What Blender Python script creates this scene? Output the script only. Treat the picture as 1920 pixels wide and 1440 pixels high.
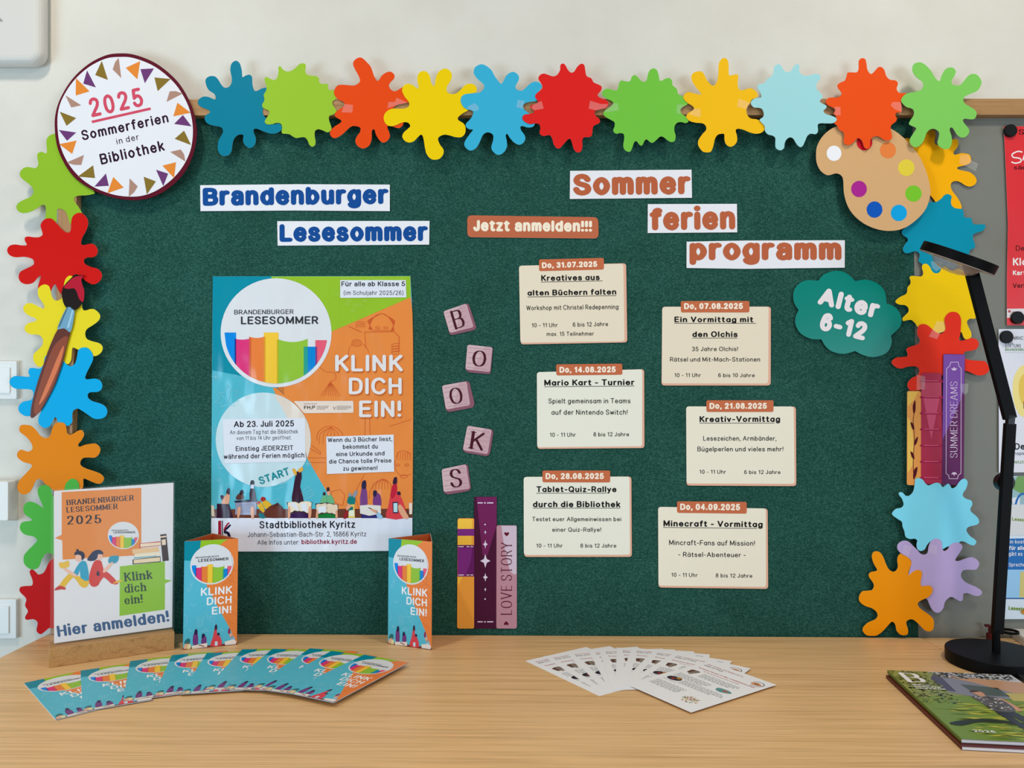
import bpy, bmesh, math, random
from mathutils import Vector, Matrix
from mathutils.geometry import delaunay_2d_cdt
from math import sin, cos, pi, radians as R, sqrt, atan2, hypot
random.seed(7)
S = bpy.context.scene
COL = S.collection
for o in list(bpy.data.objects):
    bpy.data.objects.remove(o)

# ------------------------------------------------------------------ camera
TABLE_Z = 0.74
F = 1445.0                                   # focal length in pixels of a 1920x1440 frame
CAM = Vector((0.0, -1.618, TABLE_Z + 0.48))
yaw, pitch, roll = R(0.50), R(1.506), R(0.15)
fwd = Vector((-sin(yaw) * cos(pitch), cos(yaw) * cos(pitch), sin(pitch)))
rgt = Vector((cos(yaw), sin(yaw), 0.0))
upv = rgt.cross(fwd)
rgt, upv = rgt * cos(roll) + upv * sin(roll), upv * cos(roll) - rgt * sin(roll)
cd = bpy.data.cameras.new('camera')
cd.sensor_fit = 'HORIZONTAL'
cd.sensor_width = 36.0
cd.lens = 36.0 * F / 1920.0
cd.clip_start = 0.02
cam = bpy.data.objects.new('camera', cd)
COL.objects.link(cam)
cam.matrix_world = Matrix(((rgt.x, upv.x, -fwd.x, CAM.x), (rgt.y, upv.y, -fwd.y, CAM.y), (rgt.z, upv.z, -fwd.z, CAM.z), (0, 0, 0, 1)))
S.camera = cam

# ------------------------------------------------------------------ world, lights, exposure
wd = bpy.data.worlds.new('room_air')
S.world = wd
wd.use_nodes = True
wd.node_tree.nodes['Background'].inputs[0].default_value = (0.90, 0.95, 1.0, 1)
wd.node_tree.nodes['Background'].inputs[1].default_value = 0.27
S.view_settings.view_transform = 'Standard'
S.view_settings.look = 'None'
S.view_settings.exposure = 0.03
S.view_settings.gamma = 1.0
S.view_settings.use_curve_mapping = False


def area(name, loc, target, sx, sy, power, col):
    l = bpy.data.lights.new(name, 'AREA')
    l.shape = 'RECTANGLE'
    l.size, l.size_y = sx, sy
    l.energy = power
    l.color = col
    o = bpy.data.objects.new(name, l)
    COL.objects.link(o)
    o.location = loc
    o.rotation_euler = (Vector(target) - Vector(loc)).to_track_quat('-Z', 'Y').to_euler()
    return o


WARM = (1.0, 0.89, 0.74)
area('ceiling_panel', (-0.95, -1.05, 2.74), (-0.95, -0.75, 0), 0.10, 0.3, 13, WARM)
area('ceiling_panel', (0.95, -1.05, 2.74), (0.95, -0.75, 0), 0.10, 0.3, 13, WARM)
area('ceiling_panel', (0.1, -2.9, 2.74), (0.1, -2.4, 0), 0.9, 0.3, 14, WARM)
area('window_daylight', (2.4, -3.6, 0.95), (0.2, 0, 0.8), 1.5, 1.2, 48, (0.68, 0.86, 1.0))
area('window_daylight', (-2.3, -2.1, 0.85), (-0.9, 0, 0.85), 1.2, 1.0, 36, (0.55, 0.80, 1.0))

# ------------------------------------------------------------------ pixel rays -> points of the place


def ray(px, py):
    return fwd * F + rgt * (px - 960.0) - upv * (py - 720.0)


def W(px, py, y=0.0):                         # on the upright plane at depth y (the board face is y = 0)
    d = ray(px, py)
    return CAM + d * ((y - CAM.y) / d.y)


def P(px, py, z=0.0):                         # on the level plane z metres above the table top
    d = ray(px, py)
    return CAM + d * ((TABLE_Z + z - CAM.z) / d.z)


def on_plane(p0, n):
    def f(px, py, off=0.0):
        d = ray(px, py)
        return CAM + d * ((p0 - CAM).dot(n) / d.dot(n)) + n * off
    return f


def wallmap(y, sx=0.0, x0=0.0):               # y may lean with sx metres per pixel
    def f(px, py, off=0.0):
        return W(px, py, y + sx * (px - x0)) + Vector((0, -off, 0))
    return f


# ------------------------------------------------------------------ materials


def lin(c):
    return tuple(((v / 255.0) / 12.92 if v / 255.0 <= 0.04045 else ((v / 255.0 + 0.055) / 1.055) ** 2.4) for v in c)


MATS = {}


def M(rgb, rough=0.6, spec=0.3, key=''):
    k = (tuple(rgb), rough, spec, key)
    if k in MATS:
        return MATS[k]
    m = bpy.data.materials.new('paint_%d_%d_%d' % tuple(rgb))
    m.use_nodes = True
    b = m.node_tree.nodes['Principled BSDF']
    b.inputs['Base Color'].default_value = lin(rgb) + (1,)
    b.inputs['Roughness'].default_value = rough
    b.inputs['Specular IOR Level'].default_value = spec * 0.35
    MATS[k] = m
    return m


def nodes(name, rough=0.6, spec=0.3):
    m = bpy.data.materials.new(name)
    m.use_nodes = True
    nt = m.node_tree
    b = nt.nodes['Principled BSDF']
    b.inputs['Roughness'].default_value = rough
    b.inputs['Specular IOR Level'].default_value = spec
    return m, nt, b


def noise(nt, scale, detail=3, vec=(1, 1, 1), rough=0.55):
    tc = nt.nodes.new('ShaderNodeTexCoord')
    mp = nt.nodes.new('ShaderNodeMapping')
    mp.inputs['Scale'].default_value = vec
    n = nt.nodes.new('ShaderNodeTexNoise')
    n.inputs['Scale'].default_value = scale
    n.inputs['Detail'].default_value = detail
    n.inputs['Roughness'].default_value = rough
    nt.links.new(tc.outputs['Object'], mp.inputs[0])
    nt.links.new(mp.outputs[0], n.inputs['Vector'])
    return n


def ramp(nt, src, stops):
    r = nt.nodes.new('ShaderNodeValToRGB')
    el = r.color_ramp.elements
    while len(el) < len(stops):
        el.new(0.5)
    for e, (p, c) in zip(el, stops):
        e.position = p
        e.color = lin(c) + (1,)
    nt.links.new(src, r.inputs[0])
    return r


def bump(nt, b, src, strength, dist):
    bp = nt.nodes.new('ShaderNodeBump')
    bp.inputs['Strength'].default_value = strength
    bp.inputs['Distance'].default_value = dist
    nt.links.new(src, bp.inputs['Height'])
    nt.links.new(bp.outputs[0], b.inputs['Normal'])


def mix(nt, a, b, fac, mode='MULTIPLY'):
    x = nt.nodes.new('ShaderNodeMix')
    x.data_type = 'RGBA'
    x.blend_type = mode
    x.inputs['Factor'].default_value = fac
    nt.links.new(a, x.inputs['A'])
    nt.links.new(b, x.inputs['B'])
    return x.outputs['Result']


def make_felt():
    m, nt, b = nodes('green_felt', 0.95, 0.03)
    a = noise(nt, 430, 2, (0.75, 1, 1.2), 0.6)
    r = ramp(nt, a.outputs['Fac'], [(0.25, (20, 57, 51)), (0.5, (38, 83, 74)), (0.76, (68, 112, 101))])
    c = noise(nt, 9, 3)
    r2 = ramp(nt, c.outputs['Fac'], [(0.3, (228, 232, 228)), (0.7, (255, 255, 255))])
    nt.links.new(mix(nt, r.outputs[0], r2.outputs[0], 1.0), b.inputs['Base Color'])
    bump(nt, b, a.outputs['Fac'], 0.5, 0.0015)
    return m


def make_wood(name, c, along='x', sc=1.0, rough=0.45):
    m, nt, b = nodes(name, rough, 0.35)
    v1 = (1.5 * sc, 52 * sc, 52 * sc) if along == 'x' else (34 * sc, 34 * sc, 1.2 * sc)
    v2 = (5 * sc, 260 * sc, 260 * sc) if along == 'x' else (260 * sc, 260 * sc, 5 * sc)
    a = noise(nt, 1.0, 6, v1, 0.62)
    r = ramp(nt, a.outputs['Fac'], [(0.26, c[0]), (0.46, c[1]), (0.60, c[1]), (0.8, c[2])])
    f = noise(nt, 1.0, 3, v2, 0.6)
    r2 = ramp(nt, f.outputs['Fac'], [(0.3, (226, 222, 216)), (0.6, (255, 255, 255))])
    nt.links.new(mix(nt, r.outputs[0], r2.outputs[0], 1.0), b.inputs['Base Color'])
    bump(nt, b, f.outputs['Fac'], 0.08, 0.0006)
    return m


def make_wall():
    m, nt, b = nodes('wall_paint', 0.85, 0.15)
    a = noise(nt, 7, 5)
    r = ramp(nt, a.outputs['Fac'], [(0.3, (214, 210, 200)), (0.7, (221, 218, 209))])
    nt.links.new(r.outputs[0], b.inputs['Base Color'])
    n2 = noise(nt, 26, 6, (1, 1, 1), 0.65)
    bump(nt, b, n2.outputs['Fac'], 0.22, 0.006)
    return m


def make_paper(name, rgb, rough, spec, wave, scale):
    m, nt, b = nodes(name, rough, spec)
    b.inputs['Base Color'].default_value = lin(rgb) + (1,)
    a = noise(nt, scale, 2, (1.6, 1, 0.7))
    bump(nt, b, a.outputs['Fac'], wave, 0.03)
    return m


_waves = {}


def G(rgb):                                   # glossy printed paper of the big poster, slightly wavy
    k = tuple(rgb)
    if k not in _waves:
        _waves[k] = make_paper('gloss_print_%d_%d_%d' % k, rgb, 0.20, 0.30, 0.6, 7.0)
    return _waves[k]


def make_clear(name, alpha, rgb=(255, 255, 255), rough=0.15):
    m, nt, b = nodes(name, rough, 0.5)
    b.inputs['Base Color'].default_value = lin(rgb) + (1,)
    b.inputs['Alpha'].default_value = alpha
    return m


FELT = make_felt()
WALLM = make_wall()
RAIL_X = make_wood('oak_rail', [(140, 98, 56), (176, 134, 88), (190, 150, 104)], 'x', 1.2)
RAIL_Z = make_wood('oak_rail_upright', [(140, 100, 60), (172, 132, 90), (188, 150, 106)], 'z', 1.2)
DESK = make_wood('beech_laminate', [(204, 160, 108), (233, 191, 138), (239, 200, 150)], 'x', 1.0, 0.42)
OAK = make_wood('oak_block', [(150, 105, 58), (188, 143, 88), (202, 160, 106)], 'x', 2.0)
TAPE = make_clear('clear_tape', 0.13, (255, 250, 245), 0.3)
ACRYL = make_clear('acrylic_glass', 0.03, (225, 235, 235), 0.05)
LENS = make_clear('lamp_lens', 0.5, (214, 190, 176), 0.12)
BLACK = M((5, 5, 6), 0.5, 0.3)
WHITEP = M((232, 234, 240), 0.6, 0.2)

# ------------------------------------------------------------------ curves and flat shapes


def T(ox, oy, s, pts):
    return [(ox + x / s, oy + y / s) for x, y in pts]


def cr(p0, p1, p2, p3, t):
    return tuple(0.5 * (2 * b + (c - a) * t + (2 * a - 5 * b + 4 * c - d) * t * t + (3 * b - a - 3 * c + d) * t ** 3) for a, b, c, d in zip(p0, p1, p2, p3))


def smooth(pts, n=4, closed=True):
    out = []
    k = len(pts)
    if closed:
        for i in range(k):
            for j in range(n):
                out.append(cr(pts[i - 1], pts[i], pts[(i + 1) % k], pts[(i + 2) % k], j / n))
        return out
    q = [pts[0]] + list(pts) + [pts[-1]]
    for i in range(k - 1):
        for j in range(n):
            out.append(cr(q[i], q[i + 1], q[i + 2], q[i + 3], j / n))
    out.append(pts[-1])
    return out


def ell(cx, cy, rx, ry=None, n=40, a0=0.0, a1=2 * pi):
    ry = rx if ry is None else ry
    full = abs(a1 - a0 - 2 * pi) < 1e-6
    return [(cx + rx * cos(a0 + (a1 - a0) * i / (n if full else n - 1)), cy + ry * sin(a0 + (a1 - a0) * i / (n if full else n - 1))) for i in range(n)]


def rrect(x0, y0, x1, y1, r, n=5):
    out = []
    for cx, cy, a in ((x1 - r, y0 + r, -pi / 2), (x1 - r, y1 - r, 0), (x0 + r, y1 - r, pi / 2), (x0 + r, y0 + r, pi)):
        for i in range(n + 1):
            t = a + pi / 2 * i / n
            out.append((cx + r * cos(t), cy + r * sin(t)))
    return out


def rquad(q, r, n=4):                          # quadrilateral with rounded corners
    out = []
    k = len(q)
    for i in range(k):
        a, b, c = Vector(q[i - 1]), Vector(q[i]), Vector(q[(i + 1) % k])
        u, v = (a - b), (c - b)
        rr = min(r, u.length * .45, v.length * .45)
        u.normalize(); v.normalize()
        p, s = b + u * rr, b + v * rr
        for j in range(n + 1):
            t = j / n
            w = p * (1 - t) ** 2 + b * 2 * t * (1 - t) + s * t * t
            out.append((w.x, w.y))
    return out


class Part:
    """Faces of one mesh. Flat shapes are given in the 2-D coordinates of fmap(x, y, lift)."""
    LAY = 0.00016

    def __init__(self, fmap=None):
        self.v, self.f, self.mi, self.m = [], [], [], []
        self.fm = fmap
        self.k = 0

    def _mat(self, m):
        if m not in self.m:
            self.m.append(m)
        return self.m.index(m)

    def face(self, pts, mat):
        b = len(self.v)
        self.v += [Vector(p) for p in pts]
        self.f.append(list(range(b, b + len(pts))))
        self.mi.append(self._mat(mat))

    def poly(self, pts, mat, layer=1):
        self.face([self.fm(x, y, layer * self.LAY) for x, y in pts], mat)

    def stroke(self, pts, mat, layer):        # pieces of one pen stroke overlap, so each lies a few microns apart
        self.k += 1
        up_ = layer * self.LAY + (self.k % 17) * 4e-6
        self.face([self.fm(x, y, up_) for x, y in pts], mat)

    def slab(self, pts, mat, thick, edge=None, layer=0, back=None):
        """A flat cut-out with real thickness behind its front face."""
        fr = [self.fm(x, y, layer * self.LAY) for x, y in pts]
        bk = [self.fm(x, y, layer * self.LAY - thick) for x, y in pts]
        self.face(fr, mat)
        self.face(bk[::-1], back or edge or mat)
        k = len(pts)
        for i in range(k):
            j = (i + 1) % k
            self.face([fr[i], bk[i], bk[j], fr[j]], edge or mat)

    def line(self, pts, w, mat, layer=1, caps=True, wfun=None, joints=True):
        """Stroke of width w along pts (in 2-D units)."""
        k = len(pts)
        for i in range(k - 1):
            (x0, y0), (x1, y1) = pts[i], pts[i + 1]
            dx, dy = x1 - x0, y1 - y0
            l = hypot(dx, dy)
            if l < 1e-9:
                continue
            hw = w / 2 if wfun is None else wfun(dx / l, dy / l) / 2
            nx, ny = -dy / l * hw, dx / l * hw
            self.stroke([(x0 + nx, y0 + ny), (x0 - nx, y0 - ny), (x1 - nx, y1 - ny), (x1 + nx, y1 + ny)], mat, layer)
        if caps:
            rng = range(k) if joints else (0, k - 1)
            for i in rng:
                x, y = pts[i]
                hw = w / 2 if wfun is None else min(w / 2, wfun(*_dirat(pts, i)) / 2)
                self.stroke(ell(x, y, hw, hw, 8), mat, layer)

    # solids in world coordinates
    def box(self, c, s, mat, rot=None):
        c, s = Vector(c), Vector(s) / 2
        q = []
        for z in (-1, 1):
            for y in (-1, 1):
                for x in (-1, 1):
                    p = Vector((x * s.x, y * s.y, z * s.z))
                    q.append(c + (rot @ p if rot else p))
        for idx in ((0, 2, 3, 1), (4, 5, 7, 6), (0, 1, 5, 4), (2, 6, 7, 3), (0, 4, 6, 2), (1, 3, 7, 5)):
            self.face([q[i] for i in idx], mat)

    def beam(self, a, b, wx, wy, side, mat):
        """Bar from a to b, wx wide along side, wy deep along the third axis."""
        a, b = Vector(a), Vector(b)
        ax = (b - a).normalized()
        dp = ax.cross(Vector(side)).normalized()
        sd = dp.cross(ax).normalized()
        q = [p + sd * sx * wx / 2 + dp * sy * wy / 2 for p in (a, b) for sx, sy in ((-1, -1), (1, -1), (1, 1), (-1, 1))]
        for idx in ((0, 1, 2, 3), (7, 6, 5, 4), (0, 4, 5, 1), (1, 5, 6, 2), (2, 6, 7, 3), (3, 7, 4, 0)):
            self.face([q[i] for i in idx], mat)

    def lathe(self, prof, base, axis, mat, n=48):
        """Revolve (radius, height) pairs about an axis through base."""
        ax = Vector(axis).normalized()
        u = ax.orthogonal().normalized()
        w = ax.cross(u)
        base = Vector(base)
        rings = [[base + ax * h + (u * cos(2 * pi * i / n) + w * sin(2 * pi * i / n)) * r for i in range(n)] for r, h in prof]
        for a, b in zip(rings, rings[1:]):
            for i in range(n):
                j = (i + 1) % n
                self.face([a[i], a[j], b[j], b[i]], mat)
        if prof[0][0] > 1e-5:
            self.face(rings[0][::-1], mat)
        if prof[-1][0] > 1e-5:
            self.face(rings[-1], mat)

    def build(self, name, parent=None, pivot=None, bevel=0.0, seg=2, local=False, weld=False):
        me = bpy.data.meshes.new(name)
        if local:
            c = Vector((0, 0, 0))
        elif pivot is not None:
            c = Vector(pivot)
        else:
            lo = [min(p[i] for p in self.v) for i in range(3)]
            hi = [max(p[i] for p in self.v) for i in range(3)]
            c = (Vector(lo) + Vector(hi)) / 2
        me.from_pydata([tuple(p - c) for p in self.v], [], self.f)
        for m in self.m:
            me.materials.append(m)
        me.polygons.foreach_set('material_index', self.mi)
        if weld or bevel:
            bm = bmesh.new()
            bm.from_mesh(me)
            bmesh.ops.remove_doubles(bm, verts=bm.verts, dist=1e-6)
            bmesh.ops.recalc_face_normals(bm, faces=bm.faces)
            bm.to_mesh(me)
            bm.free()
        me.update()
        o = bpy.data.objects.new(name, me)
        COL.objects.link(o)
        o['_c'] = tuple(c)
        if parent is not None and not local:
            pc = Vector(parent['_c'])
            o.parent = parent
            o.location = c - pc
        elif parent is not None:
            o.parent = parent
        else:
            o.location = c
        if bevel:
            b = o.modifiers.new('edge', 'BEVEL')
            b.width = bevel
            b.segments = seg
            b.limit_method = 'ANGLE'
        return o


def _dirat(pts, i):
    a, b = pts[max(0, i - 1)], pts[min(len(pts) - 1, i + 1)]
    l = hypot(b[0] - a[0], b[1] - a[1]) or 1
    return (b[0] - a[0]) / l, (b[1] - a[1]) / l


def tag(o, label, cat, group=None):
    o['label'] = label
    o['category'] = cat
    if group:
        o['group'] = group
    return o


def struct(o):
    o['kind'] = 'structure'
    return o


def root(name, loc, label, cat, group=None):
    o = bpy.data.objects.new(name, None)
    o.empty_display_size = 0.02
    COL.objects.link(o)
    o.location = loc
    o['_c'] = tuple(loc)
    return tag(o, label, cat, group)


# ------------------------------------------------------------------ drawn letters (strokes on a 100-unit cap height)
GL = {}


def _g(ch, w, d):
    st = []
    for part in d.split(';'):
        t = part.split()
        st.append((t[0], [tuple(float(q) for q in p.split(',')) for p in t[1:]]))
    GL[ch] = (w, st)


OB = 'C 28,71 46,58 53,35 46,12 28,-1 10,12 3,35 10,58'
BB = 'C 29,71 46,58 54,35 46,12 29,-1 12,12 4,35 12,58'
for ch, w, d in (
    ('A', 76, 'L 2,0 38,100 74,0;L 15,33 61,33'),
    ('B', 64, 'L 34,100 4,100 4,0 36,0;L 4,52 36,52;S 34,100 52,95 58,77 52,58 36,52;S 36,52 56,46 63,27 56,6 36,0'),
    ('C', 72, 'S 68,80 56,95 36,101 14,90 3,66 3,34 14,10 36,-1 56,5 68,20'),
    ('D', 70, 'L 32,100 4,100 4,0 32,0;S 32,100 54,93 67,70 67,30 54,7 32,0'),
    ('E', 58, 'L 56,100 4,100 4,0 56,0;L 4,52 50,52'),
    ('F', 54, 'L 54,100 4,100 4,0;L 4,50 48,50'),
    ('G', 74, 'S 68,82 56,96 36,101 14,90 3,66 3,34 14,10 36,-1 54,3 69,14;L 69,14 69,46 42,46'),
    ('H', 68, 'L 4,0 4,100;L 64,0 64,100;L 4,52 64,52'),
    ('I', 8, 'L 4,0 4,100'),
    ('J', 44, 'L 40,100 40,30;S 40,30 36,8 22,-1 8,6 3,24'),
    ('K', 62, 'L 4,0 4,100;L 60,100 6,42;L 24,58 62,0'),
    ('L', 52, 'L 4,100 4,0 52,0'),
    ('M', 84, 'L 4,0 4,100 42,12 80,100 80,0'),
    ('N', 66, 'L 4,0 4,100 62,0 62,100'),
    ('O', 80, 'C 40,101 66,88 77,50 66,12 40,-1 14,12 3,50 14,88'),
    ('P', 62, 'L 32,46 4,46;L 4,0 4,100 32,100;S 32,100 52,94 60,73 52,52 32,46'),
    ('Q', 80, 'C 40,101 66,88 77,50 66,12 40,-1 14,12 3,50 14,88;L 50,24 74,-6'),
    ('R', 64, 'L 32,46 4,46;L 4,0 4,100 32,100;S 32,100 52,94 60,73 52,52 32,46;L 34,46 62,0'),
    ('S', 63, 'S 58,80 48,95 31,101 13,95 5,77 13,60 32,51 52,42 60,24 52,6 32,-1 13,5 3,22'),
    ('T', 66, 'L 2,100 64,100;L 33,100 33,0'),
    ('U', 68, 'L 4,100 4,34;S 4,34 12,8 34,-1 56,8 64,34;L 64,34 64,100'),
    ('V', 72, 'L 2,100 36,0 70,100'),
    ('W', 96, 'L 2,100 24,0 48,96 72,0 94,100'),
    ('X', 66, 'L 3,100 63,0;L 63,100 3,0'),
    ('Y', 68, 'L 2,100 34,48 66,100;L 34,48 34,0'),
    ('Z', 64, 'L 4,100 60,100 4,0 62,0'),
    ('a', 52, 'S 6,56 14,68 30,71 44,64 48,50;L 48,50 48,0;S 48,42 30,40 12,36 4,20 10,3 24,-1 40,6 48,20'),
    ('@', 56, OB + ';L 53,70 53,0'),
    ('b', 57, 'L 4,100 4,0;' + BB),
    ('c', 53, 'S 50,54 42,67 28,71 11,60 3,35 11,10 28,-1 42,3 51,16'),
    ('d', 57, OB + ';L 53,100 53,0'),
    ('e', 56, 'L 4,37 53,37;S 53,37 47,60 29,71 11,60 3,35 11,10 30,-1 44,4 52,16'),
    ('f', 34, 'S 36,97 27,101 17,95 14,80;L 14,80 14,0;L 2,70 32,70'),
    ('g', 57, OB + ';L 53,70 53,0;S 53,0 48,-22 28,-29 12,-24 5,-14'),
    ('h', 53, 'L 4,100 4,0;S 4,46 14,64 30,71 44,64 49,46;L 49,46 49,0'),
    ('i', 8, 'L 4,70 4,0;D 4,96'),
    ('j', 14, 'L 10,70 10,-12;S 10,-12 6,-25 -4,-28;D 10,96'),
    ('k', 48, 'L 4,100 4,0;L 46,70 6,28;L 20,42 48,0'),
    ('l', 8, 'L 4,100 4,0'),
    ('m', 82, 'L 4,70 4,0;S 4,46 12,64 25,71 37,64 41,46;L 41,46 41,0;S 41,46 49,64 62,71 74,64 78,46;L 78,46 78,0'),
    ('n', 53, 'L 4,70 4,0;S 4,46 14,64 30,71 44,64 49,46;L 49,46 49,0'),
    ('o', 58, 'C 29,71 47,58 55,35 47,12 29,-1 11,12 3,35 11,58'),
    ('p', 57, 'L 4,70 4,-29;' + BB),
    ('q', 57, OB + ';L 53,70 53,-29'),
    ('r', 34, 'L 4,70 4,0;S 4,44 12,62 24,70 34,69'),
    ('s', 50, 'S 44,56 36,67 24,71 10,66 5,53 12,41 26,36 42,30 47,17 40,3 25,-1 11,3 3,16'),
    ('t', 35, 'L 14,92 14,16;S 14,16 18,3 27,-1 34,2;L 2,70 32,70'),
    ('u', 53, 'L 4,70 4,24;S 4,24 9,6 23,-1 39,6 49,24;L 49,70 49,0'),
    ('v', 50, 'L 2,70 25,0 48,70'),
    ('w', 74, 'L 2,70 19,0 37,68 55,0 72,70'),
    ('x', 50, 'L 4,70 46,0;L 46,70 4,0'),
    ('y', 52, 'L 2,70 26,4;L 50,70 22,-10;S 22,-10 15,-25 4,-28'),
    ('z', 48, 'L 4,70 44,70 4,0 46,0'),
    ('0', 58, 'C 29,101 48,86 54,50 48,14 29,-1 10,14 4,50 10,86'),
    ('1', 36, 'L 6,80 28,100 28,0'),
    ('2', 57, 'S 5,78 12,95 29,101 46,94 52,75 44,52 24,26 4,0;L 4,0 54,0'),
    ('3', 56, 'S 5,82 14,96 28,101 44,95 50,77 42,58 26,53;S 26,53 46,48 53,28 45,6 28,-1 12,4 3,20'),
    ('4', 60, 'L 42,0 42,100 3,28 57,28'),
    ('5', 56, 'L 49,100 13,100 8,50;S 8,50 26,61 44,54 53,31 45,7 27,-1 11,5 3,20'),
    ('6', 57, 'S 49,84 42,96 30,101 12,88 4,45 4,31;C 29,61 46,52 53,31 46,8 29,-1 11,8 4,31 11,52'),
    ('7', 56, 'L 4,100 54,100 20,0'),
    ('8', 56, 'C 28,101 43,94 48,77 43,60 28,54 13,60 8,77 13,94;C 28,54 46,46 53,27 46,6 28,-1 10,6 3,27 10,46'),
    ('9', 57, 'S 8,16 15,4 27,-1 45,12 53,55 53,69;C 28,39 11,48 4,69 11,92 28,101 46,92 53,69 46,48'),
    ('.', 8, 'D 4,4'), (',', 8, 'L 5,4 1,-16'), ('!', 8, 'L 4,100 4,34;D 4,4'), ('-', 36, 'L 4,38 32,38'), (':', 8, 'D 4,62;D 4,4'),
    (';', 8, 'D 4,62;L 5,4 1,-16'), ('/', 38, 'L 2,-8 36,104'), ('(', 24, 'S 22,108 8,80 4,44 8,8 22,-20'), (')', 24, 'S 2,108 16,80 20,44 16,8 2,-20'), ('|', 8, 'L 4,104 4,-10'),
):
    _g(ch, w, d)
for a, b in (('ä', 'a'), ('ö', 'o'), ('ü', 'u')):
    w, st = GL[b]
    GL[a] = (w, st + [('D', [(w * .5 - 12, 96)]), ('D', [(w * .5 + 12, 96)])])
GL['%'] = (56, GL['@'][1] + [('D', [(17, 96)]), ('D', [(40, 96)])])    # single-storey a with dots


_GC = {}


def glyph(ch, st, low, wt, xh, serif, thin, sub, wf, my):
    """The outline of one letter as triangles: all its pen strokes merged into one flat shape."""
    key = (ch, wt, xh, serif, thin, sub)
    if key in _GC:
        return _GC[key]
    pen = Part(lambda a, b, off: Vector((a, b, 0)))
    pm_ = None
    for kind, pts in st:
        if kind == 'D':
            dy = my(pts[0][1], low) + (wt * .42 if wt > 24 and pts[0][1] > 70 else 0)
            pen.poly(ell(pts[0][0], dy, wt * .54, wt * .54, 14), pm_)
            continue
        q = [(a, my(b, low)) for a, b in pts]
        if ch == '!' and wt > 20:
            q[1] = (q[1][0], 34 + (wt - 10) * .9)
        if kind == 'C':
            q = smooth(q, sub)
            q.append(q[0])
        elif kind == 'S':
            q = smooth(q, sub, False)
        pen.line(q, wt, pm_, 1, True, None if thin is None else wf)
        if serif and kind == 'L':
            for e, g in ((q[0], q[1]), (q[-1], q[-2])):
                dx, dy = g[0] - e[0], g[1] - e[1]
                if abs(dy) > 2.2 * abs(dx):
                    pen.line([(e[0] - wt * .95, e[1]), (e[0] + wt * .95, e[1])], thin or wt * .4, pm_, 1, False)
    vs = [Vector((p.x, p.y)) for p in pen.v]
    fs = []
    for f in pen.f:
        ar = sum(vs[f[i - 1]].cross(vs[f[i]]) for i in range(len(f)))
        fs.append(f if ar > 0 else f[::-1])
    ov, oe, of, _, _, src = delaunay_2d_cdt(vs, [], fs, 0, 1e-4)
    tris = [[(ov[i].x, ov[i].y) for i in f] for f, o in zip(of, src) if o]
    _GC[key] = tris
    return tris


def text(part, s, p0, p1, h, mat, wt=10, layer=2, xh=70, hand=False, serif=False, thin=None, gap=10, sub=3):
    """Letters drawn as strokes along the base line p0 -> p1, h tall, in the part's 2-D units (y grows downwards)."""
    wt = wt * 1.22 if wt < 20 else wt
    if hand:
        s = s.replace('a', '@').replace('ä', '%')
    items, x = [], wt / 2 - 3
    for ch in s:
        if ch == ' ':
            x += 30 + wt * .4
            continue
        w, st = GL[ch]
        items.append((x, ch, st))
        x += w + wt + gap
    tot = x - gap - wt / 2 - 3
    d = Vector((p1[0] - p0[0], p1[1] - p0[1]))
    L = d.length
    d.normalize()
    u = Vector((d.y, -d.x))
    sx, sy = L / tot, h / (100.0 + wt)
    o = Vector(p0)

    def my(y, low):
        y0 = y
        if low:
            if y > 70:
                y0 = xh + (y - 70) * (100 - xh) / 30.0
            elif y > 0:
                y0 = y * xh / 70.0
        return y0

    def put(px, py):
        q = o + d * (px * sx) + u * ((py + wt / 2) * sy)
        return q.x, q.y

    def wf(dx, dy):
        return wt if thin is None else thin + (wt - thin) * abs(dy) ** 1.3

    for gx, ch, st in items:
        low = ch.islower() or ch in '@%'
        for tri in glyph(ch, st, low, wt, xh, serif, thin, sub, wf, my):
            part.face([part.fm(*put(gx + a, b), layer * part.LAY) for a, b in tri], mat)

# ------------------------------------------------------------------ the setting
YW = 0.012                                     # wall behind the board
XL = W(104.5, 600, -0.018).x
Z0 = TABLE_Z


def boxobj(name, lo, hi, mat, parent=None, bevel=0.0, seg=2):
    p = Part()
    lo, hi = Vector(lo), Vector(hi)
    p.box((lo + hi) / 2, hi - lo, mat)
    return p.build(name, parent, bevel=bevel, seg=seg)


struct(boxobj('wall_back', (-3, YW, 0), (3, YW + 0.15, 2.8), WALLM))
struct(boxobj('floor', (-3, -4.2, -0.1), (3, YW, 0), M((150, 146, 138), 0.5, 0.3)))

TX0, TXS, TX1 = -0.977, P(1722, 1192).x, 2.05


def table(x0, x1, label):
    r = root('table', ((x0 + x1) / 2, -0.41, 0), label, 'table')
    boxobj('tabletop', (x0, -0.82, Z0 - 0.028), (x1, -0.0035, Z0), DESK, r, 0.0012)
    for sx in (x0 + 0.05, x1 - 0.05):
        for sy in (-0.76, -0.06):
            boxobj('leg', (sx - 0.025, sy - 0.025, 0), (sx + 0.025, sy + 0.025, Z0 - 0.028), M((120, 122, 124), 0.35, 0.5), r, 0.002)
    return r


table(TX0, TXS - 0.0006, 'long beech-coloured table under the green board, carrying the leaflet fans')
table(TXS + 0.0006, TX1, 'beech-coloured table at the right, carrying the black desk lamp')

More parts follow.
